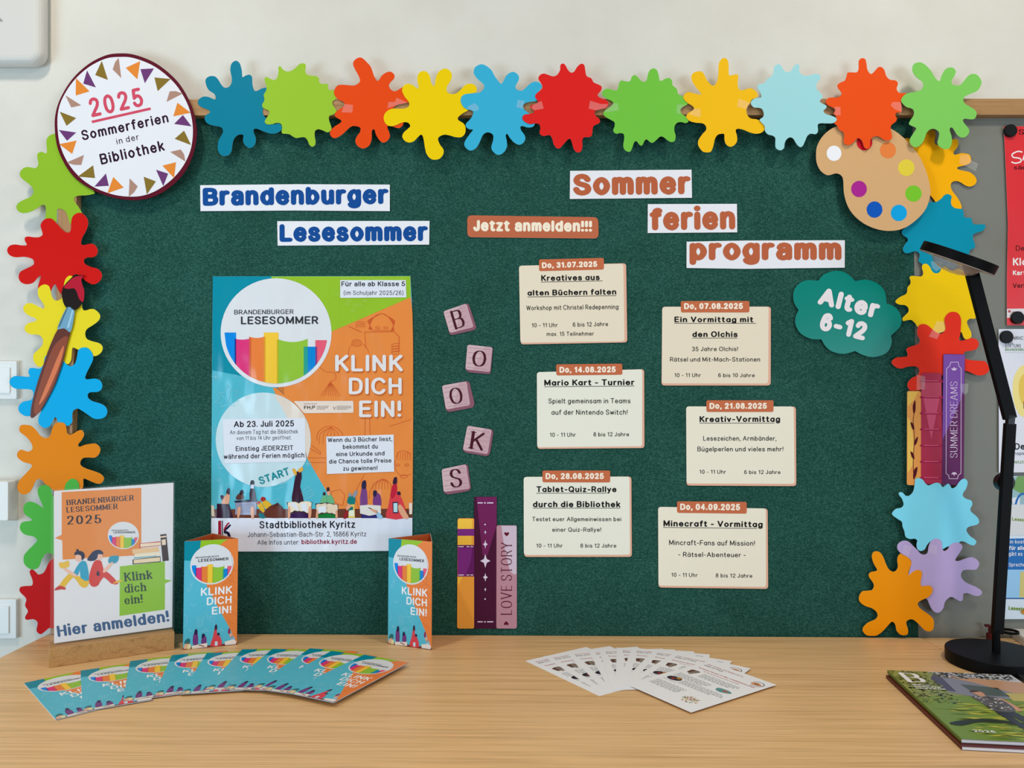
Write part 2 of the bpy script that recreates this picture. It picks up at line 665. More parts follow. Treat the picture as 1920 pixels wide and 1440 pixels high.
# ------------------------------------------------------------------ notice board
brd = root('notice_board', (0.3, 0, Z0 + 0.002), 'wall-wide notice board with green felt, grey metal panel and oak frame', 'board')
XB1 = 1.75
ztop, zbot = W(960, 185.4, -0.018).z, W(960, 216, -0.018).z
xg = W(1716.5, 800, 0).x
xs = W(139, 600, -0.018).x
p = Part(); p.box(((XL + xg) / 2, (YW - .0004) / 2, (Z0 - .025 + ztop - .004) / 2), (xg - XL, YW - .0004, ztop - Z0 + .021), FELT)
o = p.build('felt_panel', brd); o['label'] = 'dark green felt panel'
p = Part(); p.box(((xg + XB1) / 2 + .0007, (YW + .0006) / 2, (Z0 - .025 + ztop - .004) / 2), (XB1 - xg - .0014, YW - .0014, ztop - Z0 + .021), M((124, 125, 118), 0.38, 0.4))
o = p.build('metal_panel', brd); o['label'] = 'grey magnetic metal panel'
boxobj('top_rail', (XL, -0.018, zbot), (XB1, YW - .0005, ztop), RAIL_X, brd, 0.0012)
boxobj('side_rail', (XL, -0.018, Z0 + .001), (xs, YW - .0005, zbot - .0003), RAIL_Z, brd, 0.0012)

# ------------------------------------------------------------------ wall fittings
wm = wallmap(YW - 0.038)
p = Part(wm); p.slab(rrect(-150, -120, 76, 117, 26, 8), M((212, 210, 205), 0.35, 0.4), 0.0375)
o = p.build('wall_box', None, bevel=0.016, seg=5)
tag(o, 'white rounded plastic box on the wall above the round badge', 'wall box')
p = Part(wallmap(YW - 0.0385)); p.poly([(0, 33), (6, 40), (0, 40)], M((150, 150, 146)), 0)
p.poly([(-16, 40), (-10, 33), (-4, 40)], M((150, 150, 146)), 0)
p.build('emblem', o)


def plate(label, x0, y0, x1, y1, d, ix0, iy0, ix1, iy1, idp, group):
    fr = Part(wallmap(YW - d)); fr.slab(rrect(x0, y0, x1, y1, 1.5, 3), M((226, 227, 224), 0.35, 0.4), d - .0003)
    o = fr.build('wall_switch', None, bevel=0.0015)
    tag(o, label, 'switch', group)
    k = Part(wallmap(YW - d - idp)); k.slab(rrect(ix0, iy0, ix1, iy1, 1, 3), M((230, 231, 228), 0.3, 0.4), idp)
    k.build('rocker', o, bevel=0.0012)
    return o


plate('upper white wall switch beside the bright blue splat', -38, 677, 31, 748, 0.010, -24, 689, 18, 737, 0.003, 'white wall switches')
plate('lower white wall switch beside the dark red splat', -42, 1124, 30, 1197, 0.010, -30, 1137, 16, 1188, 0.003, 'white wall switches')
p = Part()
a = [W(x, y, YW - .0003) for x, y in rrect(-44, 899, 34, 976, 3, 3)]
b = [W(x, y, YW - .034) for x, y in rrect(-44, 903, 15, 976, 3, 3)]
mw = M((228, 228, 224), 0.35, 0.4)
p.face(b, mw); p.face(a[::-1], mw)
for i in range(len(a)):
    j = (i + 1) % len(a)
    p.face([b[i], a[i], a[j], b[j]], mw)
o = p.build('wall_socket_cover', None, bevel=0.002)
tag(o, 'thick white wall box between the two switches', 'wall box')

# ------------------------------------------------------------------ paper paint splats
SPL = 'paper paint splats around the notice board'
TK = 0.0008
SP = {}


def splat(key, pts, col, y, label, lean=0.0, x0=0.0, tapes=()):
    rim = tuple(min(255, int(c * .55 + 115)) for c in col)
    p = Part(wallmap(y, lean, x0))
    p.slab(smooth(pts, 4), M(col, 0.5, 0.25), TK, M(rim, 0.5, 0.2))
    o = p.build('paint_splat')
    tag(o, label, 'paint splat', SPL)
    for t in tapes:
        q = Part(wallmap(y - .0004, lean, x0)); q.poly(t, TAPE, 1); q.build('tape', o)
    return o


Y0, DY = -0.0192, 0.0013
splat('t1', T(360, 110, 8, [(575, 180), (590, 80), (650, 32), (710, 60), (745, 170), (755, 275), (800, 255), (860, 240), (900, 275), (905, 380), (930, 470), (970, 485), (1040, 450), (1110, 435), (1180, 445), (1130, 560), (1090, 680), (1060, 780), (1075, 850), (1110, 890), (1160, 950), (1230, 985), (1300, 970), (1345, 1010), (1340, 1070), (1280, 1110), (1200, 1125), (1110, 1105), (1000, 1060), (940, 1050), (920, 1090), (955, 1190), (945, 1280), (900, 1330), (850, 1335), (790, 1290), (765, 1230), (770, 1150), (735, 1135), (680, 1150), (630, 1200), (605, 1290), (590, 1390), (545, 1445), (490, 1460), (430, 1440), (390, 1370), (390, 1260), (430, 1170), (465, 1100), (450, 1040), (400, 1015), (310, 1000), (230, 970), (190, 910), (205, 850), (270, 805), (240, 765), (150, 730), (90, 680), (100, 615), (170, 570), (250, 575), (330, 610), (360, 595), (335, 530), (250, 470), (210, 390), (205, 310), (260, 265), (340, 265), (390, 310), (440, 390), (490, 435), (550, 425), (590, 370), (598, 290)]), (0, 124, 152), Y0, 'dark teal paper splat on the top rail beside the round badge')
splat('t2', T(480, 110, 8, [(335, 180), (335, 130), (365, 112), (395, 150), (440, 185), (490, 192), (560, 165), (620, 110), (670, 72), (730, 75), (748, 110), (738, 190), (770, 240), (830, 255), (900, 262), (945, 295), (945, 345), (985, 378), (1050, 375), (1085, 395), (1080, 440), (1105, 475), (1165, 472), (1220, 520), (1215, 590), (1150, 640), (1150, 690), (1190, 750), (1205, 790), (1160, 835), (1100, 860), (1095, 920), (1125, 1010), (1130, 1060), (1080, 1105), (1010, 1080), (940, 1058), (885, 1085), (880, 1160), (893, 1250), (880, 1300), (840, 1320), (800, 1290), (770, 1220), (730, 1180), (670, 1180), (600, 1190), (550, 1165), (490, 1130), (400, 1122), (385, 1090), (392, 1030), (370, 975), (310, 962), (250, 980), (170, 985), (130, 945), (165, 880), (200, 820), (180, 775), (110, 740), (92, 690), (120, 640), (125, 590), (115, 540), (150, 480), (158, 420), (125, 310), (160, 275), (220, 305), (275, 320), (320, 280)]), (152, 194, 50), Y0 - DY, 'lime green paper splat on the top rail between teal and orange-red splats')
splat('t3', T(600, 105, 8, [(495, 110), (530, 50), (590, 22), (640, 35), (700, 90), (760, 160), (790, 240), (820, 320), (860, 375), (895, 345), (930, 290), (1000, 245), (1060, 235), (1115, 280), (1110, 340), (1060, 390), (1035, 440), (1060, 500), (1120, 530), (1180, 505), (1250, 470), (1300, 560), (1330, 640), (1330, 690), (1240, 715), (1150, 735), (1080, 800), (1060, 900), (1150, 960), (1240, 985), (1245, 1030), (1190, 1080), (1110, 1065), (1040, 1040), (1010, 1070), (1040, 1150), (1048, 1210), (1010, 1270), (950, 1300), (890, 1260), (840, 1180), (820, 1110), (795, 1100), (775, 1140), (775, 1240), (745, 1330), (690, 1375), (630, 1385), (560, 1345), (530, 1280), (550, 1210), (600, 1140), (605, 1080), (560, 1055), (490, 1050), (430, 1085), (340, 1170), (250, 1225), (190, 1225), (150, 1170), (165, 1110), (230, 1050), (310, 1000), (318, 965), (270, 935), (225, 900), (230, 850), (290, 800), (350, 760), (370, 720), (340, 680), (270, 650), (215, 580), (215, 510), (260, 445), (330, 430), (420, 438), (510, 442), (570, 415), (600, 370), (580, 300), (520, 190)]), (231, 72, 14), Y0 - 2 * DY, 'orange-red paper splat on the top rail between lime and yellow splats',
      tapes=[T(600, 105, 8, [(370, 720), (495, 735), (485, 850), (320, 845)]), T(600, 105, 8, [(1030, 690), (1120, 690), (1150, 625), (1310, 700), (1150, 740), (1010, 785)])])
splat('t4', T(715, 125, 8, [(540, 170), (560, 100), (620, 65), (690, 85), (730, 150), (745, 230), (780, 290), (805, 260), (815, 180), (850, 90), (920, 35), (990, 35), (1050, 90), (1055, 170), (1020, 240), (980, 310), (990, 380), (1050, 410), (1120, 400), (1190, 345), (1260, 275), (1330, 255), (1400, 275), (1430, 330), (1415, 385), (1330, 410), (1290, 500), (1310, 600), (1300, 655), (1220, 700), (1150, 760), (1160, 805), (1230, 850), (1262, 910), (1255, 1000), (1200, 1055), (1110, 1055), (1020, 1030), (940, 1020), (870, 1050), (850, 1090), (880, 1170), (930, 1240), (930, 1310), (880, 1375), (810, 1395), (740, 1380), (680, 1310), (655, 1220), (640, 1120), (620, 1040), (590, 1020), (545, 1060), (490, 1115), (420, 1138), (350, 1110), (315, 1050), (335, 990), (400, 930), (432, 895), (415, 850), (360, 830), (290, 845), (210, 880), (130, 892), (65, 855), (35, 780), (55, 700), (120, 645), (200, 628), (300, 632), (385, 615), (420, 570), (400, 510), (350, 450), (312, 360), (330, 290), (390, 258), (460, 270), (545, 330), (560, 300), (542, 230)]), (238, 203, 0), Y0 - 3 * DY, 'lemon yellow paper splat on the top rail between orange-red and sky blue splats')
splat('t5', T(850, 115, 8, [(305, 150), (330, 85), (410, 45), (490, 65), (570, 130), (620, 220), (670, 290), (715, 335), (750, 300), (790, 220), (850, 170), (910, 160), (970, 200), (985, 260), (955, 330), (930, 380), (955, 425), (1020, 440), (1070, 410), (1150, 335), (1220, 305), (1290, 320), (1330, 380), (1280, 450), (1240, 530), (1250, 590), (1130, 610), (1060, 640), (1045, 690), (1080, 740), (1150, 785), (1220, 810), (1240, 870), (1215, 955), (1180, 985), (1110, 990), (1040, 970), (1005, 985), (1020, 1040), (1070, 1110), (1078, 1170), (1040, 1230), (980, 1250), (910, 1215), (850, 1150), (810, 1090), (785, 1110), (800, 1190), (805, 1270), (770, 1350), (700, 1400), (640, 1390), (580, 1330), (572, 1270), (595, 1190), (598, 1110), (550, 1070), (490, 1070), (440, 1110), (400, 1200), (350, 1290), (280, 1335), (220, 1325), (165, 1260), (180, 1190), (240, 1100), (295, 1025), (240, 1018), (190, 980), (195, 930), (260, 860), (295, 790), (285, 740), (210, 720), (150, 680), (110, 600), (125, 530), (180, 492), (290, 480), (400, 465), (460, 400), (450, 340), (370, 270), (315, 200)]), (54, 173, 211), Y0 - 4 * DY, 'sky blue paper splat on the top rail between yellow and red splats',
      tapes=[T(850, 115, 8, [(200, 690), (325, 625), (385, 690), (370, 740), (290, 745)]), T(850, 115, 8, [(965, 580), (1070, 590), (1045, 690), (1060, 715), (945, 690)])])
splat('t6', T(970, 115, 8, [(640, 130), (645, 60), (680, 32), (720, 55), (760, 130), (810, 170), (855, 150), (900, 80), (960, 35), (1005, 60), (1020, 140), (1040, 220), (1110, 255), (1145, 315), (1210, 345), (1265, 380), (1255, 440), (1205, 500), (1240, 545), (1320, 575), (1365, 625), (1340, 690), (1260, 715), (1180, 735), (1160, 770), (1180, 825), (1230, 865), (1235, 920), (1150, 965), (1128, 1020), (1120, 1100), (1080, 1135), (1000, 1140), (975, 1190), (975, 1290), (950, 1350), (900, 1365), (850, 1320), (820, 1220), (795, 1165), (760, 1170), (700, 1235), (640, 1300), (590, 1300), (545, 1240), (520, 1150), (480, 1105), (390, 1120), (335, 1080), (345, 1000), (330, 945), (270, 930), (190, 940), (110, 905), (75, 855), (95, 805), (160, 790), (240, 775), (245, 735), (195, 690), (215, 655), (290, 630), (310, 600), (270, 540), (280, 490), (350, 430), (375, 380), (350, 320), (315, 260), (340, 205), (400, 183), (470, 205), (540, 225), (600, 200)]), (221, 32, 30), Y0 - 5 * DY, 'bright red spiky paper splat on the top rail beside the sky blue one',
      tapes=[T(970, 115, 8, [(240, 650), (365, 595), (395, 710), (250, 735), (210, 690)]), T(970, 115, 8, [(1090, 592), (1250, 640), (1360, 640), (1330, 700), (1180, 735), (1070, 710)])])
splat('t7', T(1120, 120, 8, [(515, 195), (555, 165), (600, 190), (650, 245), (695, 268), (740, 240), (760, 150), (790, 90), (845, 65), (895, 95), (920, 170), (935, 245), (970, 248), (1020, 220), (1080, 210), (1120, 250), (1130, 320), (1190, 370), (1215, 450), (1280, 485), (1370, 540), (1350, 605), (1270, 650), (1245, 695), (1270, 750), (1330, 790), (1370, 850), (1330, 885), (1260, 870), (1200, 880), (1160, 930), (1155, 1000), (1175, 1080), (1160, 1150), (1110, 1170), (1050, 1140), (990, 1095), (940, 1090), (880, 1145), (830, 1180), (790, 1170), (740, 1130), (710, 1150), (680, 1210), (650, 1222), (620, 1195), (590, 1160), (555, 1170), (530, 1240), (500, 1305), (460, 1315), (405, 1280), (390, 1210), (405, 1100), (390, 1045), (340, 1035), (280, 1045), (238, 1000), (260, 930), (255, 870), (200, 835), (120, 790), (90, 745), (120, 695), (200, 640), (240, 590), (210, 550), (140, 520), (75, 460), (80, 405), (140, 370), (220, 385), (280, 400), (315, 350), (330, 275), (370, 250), (450, 265), (495, 250)]), (113, 193, 66), Y0 - 4 * DY, 'grass green spiky paper splat on the top rail between red and amber splats',
      tapes=[T(1120, 120, 8, [(240, 590), (300, 585), (325, 695), (130, 725), (100, 710)]), T(1120, 120, 8, [(1195, 605), (1320, 610), (1250, 690), (1250, 750), (1185, 740)])])
splat('t8', T(1265, 105, 8, [(660, 130), (690, 60), (740, 28), (790, 55), (810, 130), (810, 260), (830, 292), (890, 280), (940, 275), (955, 310), (945, 400), (960, 490), (1010, 515), (1080, 495), (1150, 485), (1220, 530), (1245, 580), (1230, 620), (1160, 650), (1135, 700), (1090, 760), (1075, 830), (1100, 900), (1150, 940), (1230, 950), (1290, 980), (1350, 1050), (1350, 1100), (1300, 1150), (1220, 1165), (1130, 1145), (1030, 1105), (950, 1090), (915, 1120), (935, 1200), (935, 1280), (890, 1340), (830, 1360), (770, 1320), (748, 1250), (745, 1175), (710, 1165), (650, 1180), (605, 1240), (580, 1350), (545, 1430), (490, 1445), (420, 1430), (360, 1350), (355, 1270), (410, 1180), (470, 1110), (468, 1050), (420, 1010), (320, 1000), (230, 975), (175, 920), (200, 860), (290, 800), (270, 750), (190, 700), (130, 630), (150, 570), (210, 540), (290, 560), (385, 580), (390, 550), (330, 480), (270, 390), (250, 310), (280, 255), (350, 230), (410, 235), (450, 290), (490, 370), (560, 440), (610, 425), (645, 350), (655, 260)]), (243, 187, 16), Y0 - 5 * DY, 'amber paper splat on the top rail between grass green and pale blue splats',
      tapes=[T(1265, 105, 8, [(290, 785), (390, 795), (385, 920), (215, 880)]), T(1265, 105, 8, [(960, 640), (1130, 700), (1080, 800), (935, 760)])])
splat('t9', T(1395, 115, 8, [(445, 140), (455, 80), (510, 42), (560, 70), (600, 140), (650, 160), (700, 150), (740, 90), (790, 42), (830, 65), (828, 150), (880, 205), (950, 215), (1020, 200), (1090, 185), (1140, 215), (1140, 270), (1095, 320), (1085, 400), (1130, 460), (1180, 520), (1160, 565), (1135, 600), (1180, 635), (1235, 665), (1230, 705), (1190, 745), (1230, 790), (1310, 815), (1375, 845), (1390, 880), (1340, 925), (1240, 930), (1140, 930), (1105, 960), (1110, 1040), (1080, 1090), (1000, 1085), (950, 1120), (915, 1200), (880, 1270), (840, 1285), (790, 1240), (740, 1160), (690, 1140), (640, 1170), (610, 1230), (600, 1300), (545, 1335), (480, 1300), (470, 1230), (470, 1150), (430, 1115), (360, 1095), (315, 1040), (310, 970), (260, 915), (235, 875), (290, 830), (295, 770), (270, 715), (220, 695), (150, 690), (105, 640), (115, 590), (170, 555), (240, 545), (262, 520), (240, 460), (205, 400), (210, 350), (280, 335), (320, 310), (350, 265), (420, 220)]), (158, 214, 220), Y0 - 7 * DY, 'pale blue paper splat on the top rail between amber and orange-red splats')
splat('t10', T(1535, 105, 8, [(600, 130), (605, 65), (650, 32), (700, 50), (718, 120), (730, 200), (765, 260), (800, 265), (850, 215), (890, 170), (940, 165), (985, 210), (1015, 300), (1070, 355), (1150, 365), (1190, 410), (1170, 490), (1200, 545), (1260, 558), (1330, 560), (1340, 620), (1250, 680), (1240, 760), (1240, 840), (1165, 850), (1150, 890), (1175, 940), (1150, 990), (1090, 1040), (1080, 1100), (1095, 1170), (1100, 1230), (1050, 1268), (980, 1255), (910, 1210), (850, 1205), (790, 1235), (770, 1300), (770, 1360), (730, 1390), (685, 1365), (660, 1290), (620, 1240), (570, 1240), (530, 1290), (460, 1335), (410, 1325), (375, 1285), (385, 1210), (370, 1140), (310, 1105), (275, 1040), (235, 1010), (250, 960), (260, 900), (225, 865), (250, 820), (225, 780), (140, 735), (110, 690), (130, 640), (190, 622), (280, 620), (340, 585), (335, 540), (290, 480), (285, 430), (330, 395), (390, 370), (420, 300), (435, 250), (500, 245), (570, 245), (598, 200)]), (236, 79, 18), Y0 - 6 * DY, 'orange-red paper splat overlapping the top of the paint palette',
      tapes=[T(1535, 105, 8, [(1110, 690), (1225, 690), (1255, 770), (1240, 840), (1140, 800), (1080, 740)]), T(1535, 105, 8, [(235, 760), (325, 765), (330, 890), (230, 890), (250, 820)])])
splat('t11', T(1670, 110, 8, [(325, 140), (350, 80), (410, 55), (470, 60), (540, 110), (610, 190), (670, 290), (720, 335), (745, 315), (770, 240), (820, 160), (890, 130), (950, 145), (978, 195), (950, 270), (915, 330), (930, 385), (990, 402), (1050, 390), (1110, 320), (1180, 245), (1250, 228), (1310, 255), (1360, 330), (1355, 400), (1300, 480), (1200, 525), (1110, 570), (1090, 615), (1110, 670), (1180, 715), (1260, 765), (1290, 820), (1265, 895), (1200, 910), (1110, 900), (1085, 935), (1130, 1000), (1175, 1060), (1170, 1120), (1120, 1175), (1050, 1180), (990, 1130), (940, 1050), (905, 1030), (885, 1070), (910, 1150), (920, 1240), (890, 1330), (830, 1358), (750, 1330), (705, 1270), (720, 1190), (730, 1120), (700, 1075), (640, 1050), (580, 1070), (535, 1120), (500, 1220), (440, 1300), (370, 1328), (310, 1295), (285, 1230), (320, 1150), (380, 1060), (370, 1030), (300, 1000), (275, 970), (300, 920), (345, 850), (350, 790), (320, 750), (230, 720), (165, 650), (160, 610), (200, 550), (270, 515), (380, 495), (465, 460), (490, 400), (470, 340), (400, 290), (340, 220)]), (125, 200, 92), Y0 - 8 * DY, 'light green paper splat at the right end of the top row')

splat('l1', T(10, 240, 8, [(615, 220), (630, 150), (690, 100), (800, 110), (900, 400), (1100, 700), (1330, 950), (1290, 995), (1200, 1010), (1100, 1015), (1040, 1040), (1035, 1100), (1080, 1160), (1130, 1240), (1150, 1300), (1100, 1400), (980, 1440), (940, 1340), (900, 1250), (830, 1210), (780, 1225), (770, 1300), (760, 1420), (640, 1420), (600, 1350), (610, 1250), (600, 1170), (560, 1150), (480, 1200), (390, 1250), (300, 1275), (220, 1265), (165, 1200), (190, 1130), (280, 1075), (380, 1030), (420, 960), (400, 890), (340, 830), (250, 760), (215, 690), (250, 620), (320, 585), (400, 595), (460, 600), (495, 540), (480, 450), (485, 385), (540, 355), (620, 375)]), (142, 184, 44), Y0, 'lime green paper splat tucked under the round badge')
splat('l2', T(10, 385, 7.2, [(475, 270), (510, 205), (570, 175), (630, 185), (690, 240), (750, 310), (810, 360), (860, 365), (885, 320), (890, 220), (910, 150), (970, 105), (1040, 110), (1105, 180), (1115, 260), (1085, 350), (1040, 430), (1020, 520), (1070, 535), (1130, 520), (1200, 530), (1245, 600), (1230, 670), (1180, 700), (1100, 705), (1060, 740), (1075, 790), (1150, 830), (1240, 855), (1300, 920), (1290, 1000), (1230, 1055), (1170, 1065), (1100, 1030), (1030, 980), (960, 930), (900, 960), (830, 1080), (760, 1190), (720, 1150), (690, 1090), (670, 1065), (640, 1100), (600, 1180), (520, 1200), (440, 1120), (480, 960), (440, 970), (380, 1040), (300, 1065), (220, 1045), (180, 980), (200, 900), (290, 850), (380, 800), (380, 740), (330, 710), (250, 695), (130, 700), (50, 665), (25, 600), (60, 545), (130, 528), (220, 540), (290, 535), (265, 480), (265, 435), (310, 420), (380, 430), (450, 430), (500, 400), (495, 350)]), (205, 20, 14), Y0 - DY, 'red paper splat on the side rail below the lime splat')
splat('l3', T(20, 510, 7.2, [(365, 260), (385, 205), (450, 168), (510, 185), (535, 240), (550, 310), (580, 370), (630, 385), (690, 350), (710, 250), (730, 120), (780, 55), (840, 62), (900, 140), (940, 300), (960, 430), (970, 500), (1010, 520), (1080, 500), (1140, 510), (1205, 580), (1190, 650), (1120, 710), (1030, 770), (1005, 830), (1025, 900), (1100, 935), (1190, 960), (1240, 1010), (1225, 1080), (1160, 1130), (1100, 1130), (1000, 1090), (910, 1050), (840, 1020), (825, 1080), (815, 1190), (770, 1245), (700, 1200), (600, 1130), (500, 1120), (455, 1200), (440, 1270), (370, 1275), (310, 1200), (310, 1110), (370, 1050), (430, 980), (430, 900), (380, 850), (270, 840), (200, 800), (190, 740), (240, 690), (330, 665), (340, 630), (250, 590), (180, 530), (175, 470), (220, 425), (290, 425), (370, 465), (440, 495), (455, 460), (420, 400), (375, 330)]), (232, 211, 36), Y0 - 2 * DY, 'yellow paper splat on the side rail behind the paintbrush')
splat('l4', T(15, 630, 7.2, [(20, 630), (40, 570), (100, 540), (200, 545), (290, 548), (275, 490), (290, 440), (340, 430), (430, 440), (480, 380), (495, 300), (520, 265), (600, 290), (740, 335), (790, 385), (850, 405), (905, 370), (930, 290), (950, 190), (1010, 155), (1080, 165), (1140, 240), (1145, 320), (1110, 400), (1060, 500), (1040, 570), (1080, 585), (1170, 575), (1240, 600), (1272, 670), (1250, 730), (1200, 755), (1110, 760), (1075, 790), (1085, 840), (1140, 880), (1240, 910), (1310, 950), (1340, 1020), (1310, 1090), (1230, 1120), (1150, 1110), (1070, 1055), (1000, 1010), (940, 980), (880, 1010), (865, 1080), (865, 1160), (810, 1215), (750, 1190), (680, 1170), (655, 1110), (630, 1100), (600, 1150), (560, 1220), (490, 1240), (420, 1190), (410, 1110), (450, 1010), (440, 960), (390, 920), (330, 1000), (300, 1078), (220, 1075), (150, 1020), (145, 950), (200, 890), (320, 855), (340, 760), (290, 720), (130, 715), (60, 690)]), (0, 165, 222), Y0 - 3 * DY, 'bright blue paper splat on the side rail under the paintbrush handle')
splat('l5', T(20, 780, 7.2, [(115, 170), (140, 125), (200, 118), (280, 135), (350, 200), (400, 265), (470, 295), (530, 270), (555, 190), (590, 115), (660, 85), (730, 105), (752, 170), (760, 230), (800, 255), (850, 235), (920, 195), (965, 195), (990, 250), (960, 320), (910, 385), (930, 415), (1000, 390), (1080, 375), (1150, 375), (1205, 430), (1200, 500), (1140, 560), (1050, 560), (975, 570), (940, 620), (950, 670), (1020, 710), (1110, 740), (1210, 780), (1260, 840), (1230, 900), (1180, 915), (1100, 890), (990, 845), (980, 900), (975, 960), (900, 1050), (700, 1080), (560, 990), (460, 910), (430, 870), (370, 850), (330, 890), (290, 980), (240, 1040), (170, 1060), (110, 1020), (90, 950), (120, 870), (200, 780), (280, 690), (270, 650), (170, 620), (95, 560), (90, 500), (140, 455), (230, 480), (290, 450), (285, 380), (220, 290), (130, 220)]), (226, 129, 0), Y0 - 4 * DY, 'orange paper splat on the side rail just above the sign holder')
splat('l6', T(20, 890, 4.647, [(235, 160), (250, 105), (300, 90), (345, 115), (375, 200), (430, 210), (465, 140), (480, 80), (530, 35), (585, 60), (595, 130), (560, 260), (600, 360), (640, 450), (560, 600), (480, 680), (400, 720), (360, 690), (310, 685), (270, 740), (240, 810), (180, 825), (120, 780), (115, 710), (150, 660), (210, 600), (230, 570), (200, 540), (120, 520), (80, 470), (100, 415), (185, 395), (120, 340), (115, 270), (160, 235), (220, 250), (285, 290), (270, 250)]), (78, 176, 64), Y0 - 5 * DY, 'green paper splat partly hidden by the sign holder')
splat('l7', T(20, 890, 4.647, [(165, 850), (185, 825), (220, 850), (240, 870), (290, 850), (330, 770), (370, 735), (450, 760), (560, 850), (600, 1000), (580, 1180), (500, 1300), (400, 1340), (340, 1335), (300, 1365), (260, 1390), (225, 1360), (235, 1290), (200, 1260), (140, 1265), (125, 1240), (150, 1190), (125, 1140), (135, 1080), (80, 1020), (85, 980), (130, 970), (185, 965), (190, 920)]), (194, 6, 8), Y0 - 4 * DY, 'dark red paper splat low on the left, partly hidden by the sign holder')

splat('r1', T(1690, 235, 8, [(50, 210), (110, 195), (160, 240), (260, 310), (310, 270), (340, 200), (380, 120), (430, 70), (500, 80), (512, 160), (495, 240), (520, 290), (600, 300), (700, 270), (760, 215), (830, 205), (858, 260), (840, 330), (785, 400), (800, 440), (870, 425), (930, 418), (1020, 440), (1045, 500), (1030, 565), (950, 600), (850, 625), (845, 655), (920, 680), (1020, 700), (1100, 760), (1130, 830), (1100, 890), (1030, 918), (960, 900), (890, 855), (820, 835), (760, 855), (740, 910), (770, 990), (840, 1080), (890, 1170), (905, 1230), (880, 1255), (800, 1240), (745, 1190), (700, 1130), (620, 1120), (560, 1140), (520, 1155), (480, 1100), (440, 1050), (350, 900), (250, 600), (100, 350)]), (248, 176, 2), -0.004, 'amber paper splat sticking out behind the paint palette',
      tapes=[T(1690, 235, 8, [(880, 450), (1000, 440), (1040, 520), (1150, 575), (1115, 690), (960, 610), (870, 570)])])
splat('r2', T(1680, 355, 8, [(90, 650), (100, 610), (140, 580), (300, 450), (450, 280), (490, 200), (600, 190), (680, 140), (730, 85), (790, 72), (835, 110), (825, 170), (830, 230), (880, 280), (980, 295), (1015, 330), (1020, 410), (1070, 425), (1130, 435), (1145, 500), (1180, 525), (1260, 525), (1330, 530), (1340, 570), (1300, 620), (1230, 645), (1160, 680), (1155, 740), (1180, 810), (1185, 870), (1110, 915), (1090, 980), (1000, 1080), (900, 1180), (850, 1215), (740, 1230), (700, 1300), (500, 1300), (390, 1120), (340, 1080), (355, 1010), (350, 960), (300, 930), (240, 940), (170, 960), (120, 940), (105, 890), (140, 820), (180, 770), (170, 730), (110, 690)]), (0, 142, 172), -0.0055, 'teal paper splat behind the lamp head',
      tapes=[T(1680, 355, 8, [(520, 1080), (700, 1085), (680, 1190), (600, 1230), (540, 1180)])])
splat('r3', T(1670, 480, 8, [(470, 170), (490, 125), (540, 118), (590, 165), (620, 225), (670, 260), (730, 245), (770, 180), (820, 155), (870, 195), (930, 220), (990, 195), (1060, 205), (1130, 270), (1160, 400), (1200, 520), (1240, 640), (1270, 760), (1310, 860), (1262, 938), (1190, 940), (1145, 985), (1165, 1060), (1205, 1140), (1205, 1220), (1130, 1250), (1090, 1210), (1055, 1140), (900, 1100), (700, 1160), (500, 1130), (405, 1060), (370, 1010), (310, 960), (240, 965), (190, 975), (180, 930), (230, 880), (270, 830), (260, 770), (210, 735), (140, 730), (78, 700), (85, 660), (150, 610), (230, 570), (250, 520), (255, 470), (295, 420), (300, 370), (285, 320), (320, 298), (400, 305), (460, 305), (490, 260)]), (244, 200, 2), -0.0075, 'yellow paper splat behind the upper lamp arm')
splat('r4', T(1665, 570, 7.2, [(405, 320), (430, 280), (480, 270), (540, 290), (620, 360), (690, 400), (740, 390), (780, 330), (765, 240), (770, 180), (820, 120), (890, 105), (950, 130), (985, 200), (985, 300), (975, 400), (960, 480), (1000, 495), (1060, 480), (1130, 462), (1190, 475), (1225, 530), (1200, 600), (1130, 630), (1050, 640), (1020, 680), (1040, 730), (1100, 755), (1200, 765), (1310, 775), (1350, 830), (1365, 890), (1320, 945), (1230, 965), (1150, 940), (1080, 910), (1000, 900), (800, 950), (600, 1000), (450, 1150), (380, 1165), (300, 1165), (265, 1110), (275, 1050), (330, 995), (400, 960), (425, 910), (410, 860), (350, 840), (250, 850), (190, 870), (120, 860), (60, 810), (55, 770), (110, 725), (200, 715), (260, 705), (265, 670), (250, 610), (290, 580), (370, 555), (420, 530), (430, 480), (400, 420), (395, 360)]), (233, 50, 28), -0.0095, 'red paper splat right of the cloud, behind the taped book spines',
      tapes=[T(1665, 570, 7.2, [(660, 230), (760, 240), (770, 360), (700, 400), (660, 475), (550, 440), (610, 330)])])
splat('r5', T(1665, 880, 8, [(405, 200), (410, 150), (460, 130), (520, 155), (560, 210), (610, 240), (680, 215), (730, 200), (780, 215), (820, 265), (860, 245), (900, 215), (935, 245), (960, 285), (1020, 260), (1070, 190), (1120, 145), (1170, 150), (1195, 200), (1170, 290), (1125, 360), (1130, 410), (1180, 445), (1250, 470), (1265, 530), (1235, 590), (1250, 640), (1310, 690), (1355, 740), (1365, 800), (1320, 835), (1230, 855), (1185, 885), (1180, 930), (1230, 1000), (1300, 1050), (1325, 1090), (1290, 1140), (1220, 1125), (1140, 1085), (1080, 1085), (1030, 1130), (890, 1160), (820, 1195), (740, 1150), (650, 1080), (590, 1130), (550, 1200), (490, 1225), (440, 1190), (430, 1120), (440, 1070), (400, 1040), (330, 1045), (265, 1010), (248, 930), (220, 860), (210, 790), (140, 740), (65, 680), (80, 630), (130, 590), (200, 575), (235, 530), (215, 450), (165, 380), (175, 345), (220, 350), (265, 395), (320, 395), (380, 330)]), (128, 219, 244), -0.0150, 'light blue paper splat below the three taped book spines')
